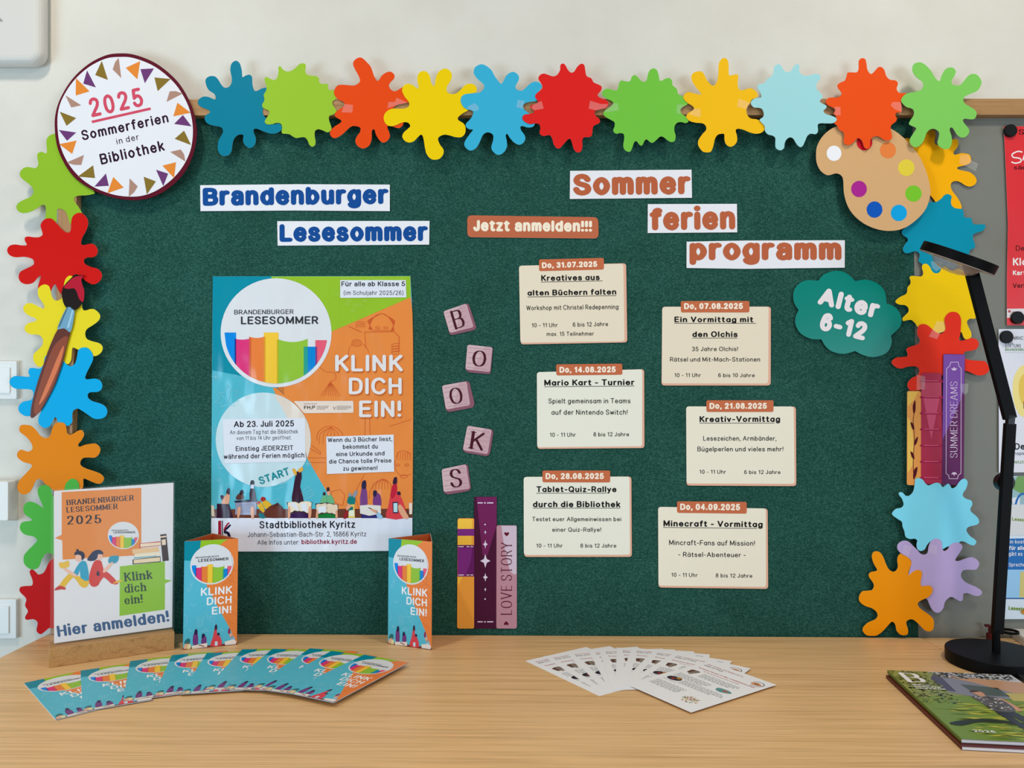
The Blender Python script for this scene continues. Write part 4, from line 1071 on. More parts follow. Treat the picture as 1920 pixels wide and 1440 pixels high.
# ------------------------------------------------------------------ poster
py_ = -0.0022
pm = wallmap(py_)
e = lambda x, y: (380 + x / 4.571, 500 + y / 4.571)
up = lambda pts: T(380, 500, 4.571, pts)
lo = lambda pts: T(380, 760, 4.571, pts)
p = Part(pm)
p.slab([(399, 518.3), (500, 518), (640, 517.8), (769.6, 517.5), (772, 560), (774, 640), (774.5, 780), (773.2, 960), (773, 1032.5), (640, 1034), (500, 1034.3), (396, 1034.5), (396.2, 900), (397.5, 700)], G((80, 184, 204)), 0.0009, M((230, 230, 230)))
pos = p.build('campaign_poster')
tag(pos, 'large glossy reading-campaign poster in teal, lime and orange on the felt', 'poster')
p = Part(pm)
p.poly(up([(87, 85), (600, 83), (640, 300), (700, 1100), (640, 1045), (400, 950), (240, 918), (84, 888)]), G((0, 140, 164)), 1)
p.poly(up([(588, 84), (1780, 82), (1785, 262), (1105, 556), (700, 800), (640, 400)]), G((148, 192, 44)), 2)
p.poly(up([(1785, 262), (1798, 400), (1803, 640), (1804, 1280)]) + lo([(1799, 890), (1797, 965), (1150, 965), (1060, 735), (900, 460), (600, -148)]) + up([(640, 1040), (900, 800), (1105, 556)]), G((232, 138, 66)), 1)
p.poly(lo([(74, 890), (1797, 886), (1797, 966), (74, 966)]), G((106, 56, 40)), 2)
p.poly(lo([(74, 966), (1797, 964), (1797, 1245), (1100, 1252), (74, 1252)]), G((224, 228, 240)), 3)
p.build('printed_ground', pos)

# doodles and drawn children
p = Part(pm)
wl = G((128, 206, 222))
u1 = lambda pts, w=.9, c=None, lay=4: p.line(up(pts), w, c or wl, lay, False)
l1 = lambda pts, w=.9, c=None, lay=4: p.line(lo(pts), w, c or wl, lay, False)
u1([(105, 1165), (150, 1130), (135, 1085), (185, 1080), (215, 1015), (245, 1065), (300, 1060), (285, 1110), (310, 1150), (265, 1165), (275, 1195), (215, 1185), (160, 1205), (165, 1170), (105, 1165)])
u1([(155, 1090), (240, 1180)]); u1([(235, 1060), (225, 1150)])
for k in range(4):
    a = k * pi / 4
    u1([(112 - 36 * cos(a), 945 - 36 * sin(a)), (112 + 36 * cos(a), 945 + 36 * sin(a))])
for x, y, r in ((280, 938, 12), (396, 995, 12)):
    u1([(x + r * cos(t), y + r * sin(t)) for t in [i * pi / 5 for i in range(11)]])
for x, y, r in ((88, 425, 12), (212, 680, 13), (140, 640, 12)):
    l1([(x + r * cos(t), y + r * sin(t)) for t in [i * pi / 5 for i in range(11)]])
for k in range(5):
    l1([(255 + k * 16, 715 + 4 * k), (272 + k * 14, 850)])
l1(smooth([(135, 510), (140, 535), (165, 540), (185, 520)], 4, False)); l1([(140, 500), (140, 512)]); l1([(165, 495), (165, 507)])
l1([(105, 170), (78, 240), (100, 245), (120, 190), (105, 170)])
for k in range(3):
    l1([(860 + 8 * k, 760 + 22 * k), (940 + 6 * k, 720 + 22 * k)], .8)
l1([(850, 745), (905, 695), (960, 760), (880, 820), (850, 745)])
l1([(630, 690), (690, 650), (700, 700), (640, 715)]); l1([(660, 690), (760, 640)])
for k in range(4):
    a = k * pi / 4
    l1([(903 - 30 * cos(a), 500 - 30 * sin(a)), (903 + 30 * cos(a), 500 + 30 * sin(a))])
l1([(640 + 30 * cos(t), 835 + 30 * sin(t)) for t in [i * pi / 6 for i in range(13)]])
lm = G((176, 212, 96))
for x, y in ((1250, 290), (1310, 330), (1240, 320), (1160, 240), (1390, 290), (1350, 330), (1290, 375)):
    u1([(x - 18, y), (x, y - 14), (x + 20, y + 4), (x, y + 12), (x - 18, y)], .7, lm)
u1(smooth([(1180, 95), (1220, 105), (1260, 90), (1330, 100), (1370, 112)], 4, False), .8, lm)
u1(smooth([(1400, 115), (1440, 95), (1500, 112), (1560, 100)], 4, False), .8, lm)
oc = G((214, 92, 44))
for k in range(6):                               # hair of the girl reading
    u1(smooth([(1535, 400), (1480 - 12 * k, 420 + 8 * k), (1440 - 4 * k, 480), (1425 + 6 * k, 540)], 4, False), .7, oc)
    u1(smooth([(1535, 400), (1580 + 10 * k, 420 + 6 * k), (1625 + 4 * k, 480), (1640 - 5 * k, 545)], 4, False), .7, oc)
u1([(1450, 545), (1640, 550)], .7, oc)
for x in (1500, 1570):
    u1(smooth([(x - 20, 525), (x, 512), (x + 20, 527), (x, 535), (x - 20, 525)], 3, False), .8, oc)
u1([(1390, 560), (1640, 556), (1685, 600), (1680, 735)], 1.1, oc); u1([(1390, 560), (1400, 700)], .8, oc)
for k in range(4):
    u1(smooth([(1690, 655 + 22 * k), (1640, 660 + 22 * k), (1618, 675 + 20 * k), (1650, 685 + 22 * k), (1690, 680 + 22 * k)], 3, False), .7, oc)
for k in range(4):
    u1(smooth([(1310, 480 + 14 * k), (1350, 470 + 14 * k), (1395, 480 + 12 * k)], 3, False), .7, oc)
u1([(1250, 510), (1360, 560)], 1.2, oc)
u1([(1320 + 42 * cos(t), 655 + 30 * sin(t)) for t in [i * pi / 8 for i in range(17)]], .7, oc)
for k in range(5):
    u1([(1290 + 14 * k, 630), (1296 + 14 * k, 680)], .6, oc)
u1(smooth([(1285, 660), (1255, 700), (1250, 760)], 4, False), .7, oc); u1(smooth([(1370, 660), (1410, 700), (1425, 740)], 4, False), .7, oc)
for k in range(9):
    u1([(1095, 985), (1010 + 22 * k, 1110)], .6, oc)
u1(smooth([(1000, 860), (1060, 900), (1130, 910), (1140, 960), (1095, 985)], 4, False), .7, oc)
l1(smooth([(980, 300), (985, 240), (1040, 190), (1120, 180), (1190, 230), (1200, 270)], 5, False), .8, oc)
for k in range(6):
    l1(smooth([(1100, 185), (1010 + 30 * k, 240), (1000 + 32 * k, 330)], 4, False), .6, oc)
l1([(905, 360), (1010, 420), (1010, 400), (930, 340)], .8, oc); l1([(905, 450), (1060, 450)], .8, oc); l1([(905, 490), (1050, 490)], .8, oc)
l1([(1395, 70), (1390, 255)], .8, oc); l1([(1430, 70), (1435, 250)], .8, oc); l1([(1600, 180), (1790, 120)], .8, oc)
l1(smooth([(1655, 450), (1680, 400), (1730, 390), (1790, 420)], 4, False), .8, oc)
for k in range(6):
    l1([(1680 + 18 * k, 400), (1665 + 24 * k, 470)], .6, oc)
for x in (1672, 1750):
    l1(smooth([(x - 18, 512), (x, 500), (x + 18, 512), (x, 520), (x - 18, 512)], 3, False), .8, oc)
l1(smooth([(1650, 470), (1650, 540), (1700, 600), (1790, 590)], 4, False), .7, oc)
l1(smooth([(1690, 610), (1720, 595), (1760, 605), (1720, 625), (1690, 610)], 4, False), .8, oc)
for k in range(7):
    l1(smooth([(1540, 630), (1465 + 24 * k, 670), (1455 + 26 * k, 720)], 3, False), .6, oc)
l1(smooth([(1430, 800), (1440, 720), (1540, 630), (1620, 690), (1640, 800)], 4, False), .7, oc)
l1([(1385, 590), (1300, 760), (1340, 885)], .8, oc); l1([(1100, 800), (1105, 740), (1180, 720), (1220, 770), (1200, 860), (1130, 830)], .8, oc)
p.build('line_drawings', pos)

# feet, books and bags along the bottom
p = Part(pm)
sk = (226, 164, 130)


def shp(c, *polys, lay=5, sm=2):
    for q in polys:
        p.poly(smooth(lo(q), sm) if sm else lo(q), G(c), lay)


shp((232, 220, 196), [(74, 855), (95, 860), (104, 950), (76, 950)], lay=4, sm=0)
shp(sk, [(160, 850), (182, 790), (215, 755), (234, 765), (222, 850)])
shp((58, 20, 46), [(204, 760), (208, 725), (225, 708), (234, 718), (230, 765)], [(154, 785), (162, 768), (186, 782), (168, 812)])
shp((52, 18, 44), [(124, 842), (228, 846), (262, 965), (120, 965)], lay=6, sm=0)
shp((92, 52, 48), [(286, 806), (300, 765), (330, 755), (352, 775), (350, 806)])
shp((52, 28, 50), [(318, 762), (325, 730), (345, 726), (352, 760)])
shp((56, 22, 40), [(404, 805), (410, 715), (442, 712), (458, 800)])
shp((34, 26, 48), [(410, 690), (412, 650), (428, 640), (444, 652), (442, 690)], lay=6)
shp((216, 216, 236), [(413, 680), (440, 678), (440, 712), (415, 712)], lay=7, sm=0)
shp((40, 38, 60), [(272, 818), (468, 802), (464, 826), (282, 834)], lay=7, sm=0)
shp((146, 146, 170), [(284, 834), (462, 826), (462, 940), (278, 936)], lay=6, sm=0)
for k in range(6):
    p.line(lo([(320, 850 + 13 * k), (440, 846 + 13 * k)]), 1.0, G((110, 112, 144)), 7, False)
shp(sk, [(300, 965), (300, 890), (322, 865), (328, 900), (312, 965)], [(420, 965), (412, 890), (430, 862), (444, 900), (440, 965)], lay=8)
shp((226, 178, 44), [(468, 860), (490, 820), (530, 880), (520, 920)], [(512, 840), (530, 808), (592, 850), (560, 900)])
shp((170, 46, 44), [(496, 805), (510, 784), (534, 790), (540, 812), (510, 825)], [(462, 840), (476, 818), (498, 826), (480, 850)], lay=6)
shp((30, 120, 130), [(480, 925), (520, 930), (540, 965), (490, 965)])
shp((100, 48, 34), [(530, 945), (545, 890), (620, 845), (690, 880), (692, 945), (650, 966), (560, 962)], lay=6)
shp((74, 32, 28), [(600, 880), (625, 850), (645, 835), (690, 880), (680, 895), (640, 860)], lay=7)
shp((56, 22, 46), [(798, 600), (806, 568), (842, 564), (850, 620), (836, 700), (868, 835), (768, 840), (776, 720)])
shp((228, 172, 66), [(768, 548), (790, 542), (806, 570), (804, 600), (784, 588)], [(815, 560), (836, 536), (858, 530), (862, 556), (832, 575)], lay=6)
shp((40, 34, 44), [(722, 832), (822, 815), (942, 832), (912, 930), (830, 908), (744, 928)], lay=6, sm=0)
shp((236, 222, 196), [(730, 838), (770, 826), (822, 838), (828, 905), (790, 900), (746, 920)], [(826, 838), (880, 822), (936, 836), (908, 924), (870, 905), (832, 905)], lay=7)
shp((222, 228, 238), [(750, 842), (790, 836), (822, 900), (800, 892)], [(840, 850), (880, 836), (890, 850), (900, 910), (862, 902)], lay=8)
shp((56, 20, 76), [(752, 930), (830, 912), (905, 930), (908, 966), (750, 966)], lay=6, sm=0)
shp(sk, [(732, 966), (734, 880), (748, 866), (754, 920), (748, 966)], [(908, 966), (910, 880), (930, 866), (934, 920), (926, 966)], lay=9)
shp((104, 178, 130), [(1008, 838), (1030, 775), (1058, 765), (1062, 838)], [(1068, 838), (1070, 765), (1098, 760), (1132, 838)])
shp((50, 34, 46), [(1030, 770), (1036, 745), (1050, 745), (1054, 768)], [(1064, 735), (1066, 705), (1084, 703), (1088, 740)], lay=6)
shp(sk, [(1070, 740), (1088, 735), (1094, 768), (1072, 770)], lay=7)
shp((40, 34, 44), [(966, 842), (1065, 832), (1164, 852), (1156, 942), (1066, 922), (978, 938)], lay=6, sm=0)
shp((226, 208, 184), [(974, 850), (1020, 846), (1063, 840), (1063, 918), (1020, 918), (984, 930)], [(1069, 842), (1120, 850), (1158, 856), (1150, 934), (1110, 922), (1069, 918)], lay=7)
shp((222, 230, 240), [(990, 872), (1056, 860), (1058, 915), (992, 918)], lay=8, sm=0)
shp((16, 118, 52), [(978, 940), (1066, 924), (1140, 940), (1140, 966), (976, 966)], lay=6, sm=0)
shp(sk, [(972, 966), (976, 905), (988, 895), (990, 950), (988, 966)], [(1140, 966), (1142, 905), (1154, 895), (1160, 950), (1152, 966)], lay=9)
shp((18, 122, 122), [(1243, 850), (1248, 785), (1304, 780), (1302, 850)])
shp((140, 150, 164), [(1284, 775), (1306, 735), (1326, 728), (1328, 745), (1308, 790)], [(1250, 775), (1252, 752), (1268, 752), (1280, 780)], lay=6)
shp((232, 196, 92), [(1250, 850), (1302, 848), (1306, 966), (1250, 966)], lay=6, sm=0)
shp((20, 110, 110), [(1250, 870), (1290, 868), (1290, 910), (1250, 912)], lay=7, sm=0)
shp((226, 232, 210), [(1256, 900), (1300, 896), (1300, 950), (1254, 950)], lay=8, sm=0)
shp(sk, [(1228, 880), (1248, 838), (1258, 850), (1282, 860), (1262, 880), (1240, 900)], lay=9)
shp((150, 30, 40), [(1205, 966), (1230, 900), (1250, 905), (1236, 966)], lay=8)
shp((116, 60, 130), [(1350, 862), (1362, 715), (1402, 712), (1412, 790), (1408, 862)], [(1462, 862), (1466, 775), (1490, 752), (1522, 770), (1530, 862)])
shp((40, 34, 70), [(1364, 712), (1366, 660), (1384, 642), (1400, 650), (1400, 712)], [(1464, 780), (1462, 738), (1478, 726), (1496, 745), (1482, 780)], lay=6)
shp((224, 220, 214), [(1348, 858), (1420, 852), (1526, 858), (1530, 926), (1430, 946), (1350, 926)], lay=7, sm=0)
shp((46, 40, 110), [(1360, 930), (1430, 948), (1500, 930), (1510, 966), (1360, 966)], lay=6, sm=0)
p.line(lo([(1424, 878), (1494, 906)]), 1.6, G((90, 34, 36)), 8)
shp(sk, [(1440, 890), (1470, 890), (1500, 915), (1490, 925), (1455, 905)], lay=9)
shp((150, 196, 226), [(1490, 915), (1520, 925), (1548, 966), (1500, 966)], lay=9)
shp((222, 64, 74), [(1574, 966), (1590, 870), (1612, 760), (1628, 685), (1662, 672), (1668, 760), (1690, 770), (1726, 850), (1740, 966)])
shp((196, 30, 60), [(1610, 770), (1628, 685), (1662, 672), (1664, 740), (1630, 800)], lay=6)
shp((52, 30, 60), [(1630, 672), (1640, 622), (1655, 614), (1666, 622), (1664, 670)], [(1668, 764), (1670, 742), (1690, 738), (1698, 768)], lay=7)
shp((50, 40, 70), [(1628, 828), (1676, 826), (1676, 924), (1632, 924)], lay=8, sm=0)
shp((186, 224, 232), [(1636, 838), (1670, 836), (1670, 914), (1638, 914)], lay=9, sm=0)
shp(sk, [(1676, 860), (1700, 850), (1740, 910), (1770, 966), (1720, 966), (1680, 900)], lay=9)
shp((232, 214, 200), [(1768, 838), (1796, 836), (1796, 932), (1772, 934)], lay=6, sm=0)
p.build('printed_readers', pos)

p = Part(lambda x, y, off: pm(380 + x / 4.571, 500 + y / 4.571, off))
logo(p, 630, 567, 475, 467, G, 4, 0, 0)
p.build('printed_logo', pos)
p = Part(pm)
c0 = lo([(520 + 408 * cos(t), 295 + 405 * sin(t)) for t in [i * 2 * pi / 56 for i in range(56)]])
p.poly(c0, G((196, 222, 230)), 4)
# the part of the start disc that lies over the orange ground
ww = [q for q in [(520 + 404 * cos(t), 295 + 401 * sin(t)) for t in [-1.35 + i * (1.35 + .42) / 24 for i in range(25)]]]
p.poly(lo([(690, 35)] + ww + [(893, 455)]), G((226, 214, 202)), 5)
p.build('printed_disc', pos)
pl = Part(lambda x, y, off: pm(380 + x / 4.571, 760 + y / 4.571, off))
q = Part(pl.fm)
nt_ = M((222, 227, 238), 0.5, 0.3)
q.slab([(172, 118), (878, 108), (884, 480), (190, 498)], nt_, 0.0003, None, 8)
n1 = q.build('pasted_note', pos)
q = Part(pl.fm)
ik = M((32, 30, 40), 0.5, 0.2)
text(q, 'Ab 23. Juli 2025', (270, 188), (785, 180), 52, ik, 16, 9, gap=7)
text(q, 'An diesem Tag hat die Bibliothek', (236, 249), (818, 241), 36, ik, 9.5, 9)
text(q, 'von 11 bis 14 Uhr geöffnet.', (292, 298), (764, 292), 34, ik, 9.5, 9)
text(q, 'Einstieg JEDERZEIT', (285, 392), (778, 384), 42, ik, 14, 9, gap=8)
text(q, 'während der Ferien möglich', (184, 460), (873, 446), 42, ik, 14, 9, gap=8)
q.build('lettering', n1)
q = Part(pl.fm); q.slab([(1060, 268), (1638, 250), (1642, 568), (1066, 588)], nt_, 0.0003, None, 8)
n2 = q.build('pasted_note', pos)
q = Part(pl.fm)
for s, a, b in (('Wenn du 3 Bücher liest,', (1074, 316), (1626, 306)), ('bekommst du', (1203, 374), (1502, 370)), ('eine Urkunde und', (1145, 437), (1560, 429)), ('die Chance tolle Preise', (1084, 500), (1618, 490)), ('zu gewinnen!', (1205, 560), (1500, 554))):
    text(q, s, a, b, 38, ik, 14, 9, gap=8)
q.build('lettering', n2)
q = Part(up and (lambda x, y, off: pm(380 + x / 4.571, 500 + y / 4.571, off)))
q.slab([(1180, 116), (1742, 116), (1746, 264), (1180, 268)], nt_, 0.0003, None, 8)
n3 = q.build('pasted_note', pos)
q = Part(lambda x, y, off: pm(380 + x / 4.571, 500 + y / 4.571, off))
text(q, 'Für alle ab Klasse 5', (1190, 170), (1735, 168), 42, ik, 15, 9, gap=8)
text(q, '(im Schuljahr 2025/26)', (1210, 243), (1722, 243), 37, ik, 10, 9)
q.build('lettering', n3)
q = Part(lambda x, y, off: pm(380 + x / 4.571, 500 + y / 4.571, off))
wh = G((228, 226, 228))
sh = G((204, 104, 40))
for dx, dy, c, l in ((8, 12, sh, 6), (0, 0, wh, 8)):
    for s, a, b in (('KLINK', (1135 + dx, 898 + dy), (1712 + dx, 898 + dy)), ('DICH', (1252 + dx, 1094 + dy), (1708 + dx, 1094 + dy)), ('EIN!', (1340 + dx, 1290 + dy), (1703 + dx, 1290 + dy))):
        text(q, s, a, b, 143, c, 21, l, gap=10, sub=4)
q.build('headline', pos)
q = Part(lambda x, y, off: pm(380 + x / 4.571, 760 + y / 4.571, off))
tl = G((0, 136, 146))
text(q, 'START', (497, 680), (752, 592), 66, tl, 21, 8, gap=6, sub=4)
text(q, 'Stadtbibliothek Kyritz', (488, 1054), (1308, 1050), 62, ik, 15, 5, gap=8)
text(q, 'Johann-Sebastian-Bach-Str. 2, 16866 Kyritz', (388, 1128), (1403, 1122), 42, ik, 9.5, 5)
text(q, 'Alle Infos unter:', (470, 1194), (830, 1192), 40, ik, 9.5, 5)
text(q, 'bibliothek.kyritz.de', (848, 1190), (1322, 1187), 42, M((142, 16, 52)), 14.5, 5, gap=8)
q.build('lettering', pos)
q = Part(lambda x, y, off: pm(380 + x / 4.571, 500 + y / 4.571, off))
q.poly(rquad([(780, 1152), (1292, 1150), (1294, 1252), (870, 1256)], 12), G((232, 216, 204)), 6)
text(q, 'FH;P', (870, 1222), (965, 1220), 30, ik, 17, 7, gap=8)
g1 = G((120, 112, 112))
for x0, x1, y0, n in ((870, 985, 1175, 1), (978, 1085, 1197, 3), (1150, 1275, 1197, 3)):
    for k in range(n):
        x = x0
        while x < x1 - (10 if k < 2 else 40):
            l = random.uniform(8, 22)
            q.line([(x, y0 + 12 * k), (min(x + l, x1), y0 + 12 * k)], 5, g1, 7, False)
            x += l + 4
q.line([(1120, 1198), (1130, 1225), (1142, 1200)], 4, g1, 7)
q.build('sponsor_strip', pos)
q = Part(lambda x, y, off: pm(380 + x / 4.571, 760 + y / 4.571, off))
rd, nv = M((170, 24, 52)), M((24, 22, 56))
q.poly([(134, 990), (160, 988), (160, 1150), (134, 1150)], rd, 5); q.poly([(166, 988), (174, 988), (174, 1150), (166, 1150)], nv, 5)
for k in range(3):
    q.line(smooth([(182, 1075 - 6 * k), (200, 1045 - 8 * k), (222, 1015 - 5 * k), (232, 1012)], 3, False), 5, rd, 5, False)
q.poly(smooth([(182, 1080), (200, 1050), (235, 1020), (243, 1030), (215, 1060), (200, 1075), (230, 1090), (246, 1150), (220, 1150), (212, 1105), (186, 1096)], 3), nv, 5)
q.build('emblem', pos)

# ------------------------------------------------------------------ folded leaflets, drawn in millimetres on a 99 x 210 face
TEAL, LTEAL, LIME_, ORNG = (0, 138, 160), (86, 186, 210), (150, 194, 40), (234, 130, 62)


def leaf_art(p):
    mk = M
    p.poly([(0, 0), (99, 0), (99, 210), (0, 210)], mk(LTEAL, .4, .4), 1)
    p.poly([(0, 0), (30, 0), (28, 20), (28, 40), (0, 37)], mk(TEAL, .4, .4), 2)
    p.poly([(30, 0), (79, 0), (60, 14), (28, 16)], mk(LIME_, .4, .4), 2)
    p.poly([(79, 0), (99, 0), (99, 210), (96.5, 203), (89, 186), (87, 180), (64, 135), (41, 88), (45, 40), (60, 14)], mk(ORNG, .4, .4), 2)
    p.poly([(0, 206), (99, 206), (99, 210), (0, 210)], mk((120, 56, 52)), 3)
    dw = mk((140, 208, 226), .4, .4)
    for q in ([(6, 96), (12, 84), (15, 88), (10, 98), (6, 96)], [(12, 84), (12, 78)], [(14, 86), (18, 80)], [(24, 168), (26, 148)], [(28, 170), (29, 150)], [(32, 170), (33, 150)], [(35, 168), (37, 149)],
              [(48, 158), (50, 150), (56, 151), (57, 157), (52, 161), (48, 158)], [(54, 161), (60, 170)], [(40, 140), (44, 152), (50, 150)], [(13, 122), (15, 126), (20, 126), (22, 121)],
              [(8, 172), (16, 176)], [(12, 170), (12, 178)], [(34, 178), (40, 172), (46, 178), (34, 178)], [(66, 176), (74, 180)], [(70, 174), (70, 182)], [(0, 142), (6, 146), (8, 156), (4, 164), (0, 165)]):
        p.line(q, .7, dw, 3, False)
    ol = mk((212, 98, 48), .4, .4)
    for q in ([(86, 30), (90, 60), (84, 74)], [(70, 90), (86, 84), (96, 88)], [(72, 104), (84, 98), (92, 108)], [(88, 60), (97, 64)], [(82, 150), (90, 146), (97, 152)], [(80, 160), (92, 168)], [(90, 120), (97, 124), (92, 132)], [(76, 74), (82, 70), (90, 76), (84, 82), (76, 74)]):
        p.line(smooth(q, 3, False), .6, ol, 3, False)
    logo(p, 51, 48, 40, 39.5, lambda c: M(c, .4, .4), 3, 0, 0, (40, 40, 48), 18)
    wh = mk((240, 240, 244), .4, .3)
    text(p, 'KLINK', (31, 108.5), (88.5, 108.5), 15.5, wh, 20, 4, gap=10)
    text(p, 'DICH', (42, 127.5), (88.2, 127.5), 15.2, wh, 20, 4, gap=10)
    text(p, 'EIN!', (51.5, 146.8), (88, 146.8), 15.2, wh, 20, 4, gap=10)
    for c, q in (((116, 58, 126), [(18, 202), (18, 186), (20, 180), (26, 180), (27, 202)]), ((42, 34, 74), [(20, 182), (21, 174), (24, 172), (26, 176), (25, 183)]), ((116, 58, 126), [(33, 202), (34, 190), (38, 186), (42, 190), (42, 202)]), ((42, 34, 74), [(34, 192), (34, 184), (37, 182), (40, 186)]),
                 ((218, 70, 82), [(50, 208), (54, 192), (57, 176), (61, 174), (62, 188), (67, 190), (71, 208)]), ((52, 32, 64), [(57, 178), (58, 168), (61, 167), (62, 176)]), ((52, 32, 64), [(62, 188), (63, 183), (66, 184), (67, 188)]), ((40, 110, 116), [(2, 198), (6, 190), (12, 190), (12, 199)]),
                 ((224, 178, 146), [(1, 208), (4, 199), (11, 197), (9, 208)]), ((150, 40, 84), [(82, 186), (83, 177), (86, 178), (86, 187)]), ((224, 168, 140), [(84, 190), (88, 186), (92, 194), (88, 196)]), ((140, 190, 220), [(86, 196), (92, 192), (96, 202), (90, 202)])):
        p.poly(smooth(q, 2), mk(c, .4, .4), 4)
    for c, q in (((230, 222, 212), [(16, 204), (44, 201), (44, 209), (16, 210)]), ((232, 226, 222), [(76, 202), (92, 199), (98, 203), (97, 209), (77, 209)]), ((226, 220, 170), [(8, 202), (14, 200), (14, 209), (8, 210)]), ((196, 226, 236), [(58, 200), (63, 200), (63, 208), (58, 208)])):
        p.poly(q, mk(c, .4, .4), 5)
    p.line([(29, 204), (38, 207)], 1.6, mk((150, 44, 60)), 6)


PW = M((236, 236, 238), 0.5, 0.3)
UX, UY, UZ = Vector((1, 0, 0)), Vector((0, 1, 0)), Vector((0, 0, 1))


def plane_map(o, ux, uy, n, k=0.001):
    o, ux, uy, n = Vector(o), Vector(ux), Vector(uy), Vector(n)
    return lambda x, y, off=0.0: o + ux * (x * k) + uy * (y * k) + n * off


fan = [(45, 1280, -46), (151, 1257, -59.5), (244, 1239, -66), (322, 1228, -73), (388, 1224, -79), (454, 1217, -86.5), (511, 1216, -93.5), (581, 1215, -101), (621, 1220, -108), (683, 1227, -115.6)]
names = ['leftmost leaflet of the table fan, lying lowest', 'second leaflet from the left in the table fan', 'third leaflet from the left in the table fan', 'fourth leaflet from the left in the table fan', 'fifth leaflet from the left in the table fan',
         'fifth leaflet from the right in the table fan', 'fourth leaflet from the right in the table fan', 'third leaflet from the right in the table fan', 'second leaflet from the right in the table fan', 'rightmost leaflet of the table fan, whole cover showing on top']
proto = None
for i, (x, y, a) in enumerate(fan):
    z = 0.0009 + 0.0008 * i
    loc = P(x, y, z + .0012)
    loc.z = TABLE_Z + z
    if proto is None:
        p = Part(plane_map((0, 0, 0.0006), (1, 0, 0), (0, -1, 0), UZ))
        p.slab([(0, 0), (99, 0), (99, 210), (0, 210)], PW, 0.0013)
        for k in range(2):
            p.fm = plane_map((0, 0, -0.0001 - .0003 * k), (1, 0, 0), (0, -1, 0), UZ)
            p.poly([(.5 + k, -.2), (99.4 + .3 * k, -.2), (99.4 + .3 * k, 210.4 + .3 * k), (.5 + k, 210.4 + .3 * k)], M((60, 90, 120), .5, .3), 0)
        proto = p.build('leaflet', local=True)
        q = Part(plane_map((0, 0, 0.0006), (1, 0, 0), (0, -1, 0), UZ)); q.LAY = 0.00007
        leaf_art(q)
        face = q.build('printed_cover', proto, local=True)
        o, f = proto, face
    else:
        o = proto.copy(); COL.objects.link(o)
        f = face.copy(); COL.objects.link(f); f.parent = o
    o.location = loc
    o.rotation_euler = (0, 0, R(a + 90))
    tag(o, names[i], 'leaflet', 'leaflets fanned out on the left of the table')


def prism_stand(bl, br, label):
    A, B = P(*bl), P(*br)
    A.z = B.z = TABLE_Z + .0004
    ux = (B - A).normalized()
    B = A + ux * .099
    bk = UZ.cross(ux)
    C = (A + B) / 2 + bk * .0835
    if C.y > -0.0035:
        C.y = -0.0035
    up_ = UZ * .210
    p = Part()
    inn = M((206, 104, 56), .5, .3)
    t = .0006
    for a, b in ((A, B), (B, C), (C, A)):
        d = (b - a).normalized(); n = d.cross(UZ) * t
        p.face([a, b, b + up_, a + up_], M(ORNG, .4, .4) if (a, b) != (C, A) else M(LTEAL, .4, .4))
        a2, b2 = a - n + d * t, b - n - d * t
        p.face([b2, a2, a2 + up_, b2 + up_], inn)
        p.face([a + up_, b + up_, b2 + up_, a2 + up_], PW)
        p.face([b, a, a2, b2], PW)
    o = p.build('leaflet_stand', pivot=A)
    tag(o, label, 'leaflet stand', 'three-sided leaflet stands in front of the poster')
    q = Part(plane_map(A + up_, ux, -UZ, -bk)); q.LAY = 0.00007
    leaf_art(q)
    q.build('printed_cover', o)


prism_stand((343, 1218.7), (445, 1208.8), 'three-sided leaflet standing upright beside the sign holder')
prism_stand((727.4, 1207.4), (809, 1219), 'three-sided leaflet standing upright under the poster\'s right corner')

# ------------------------------------------------------------------ A5 programme sheets


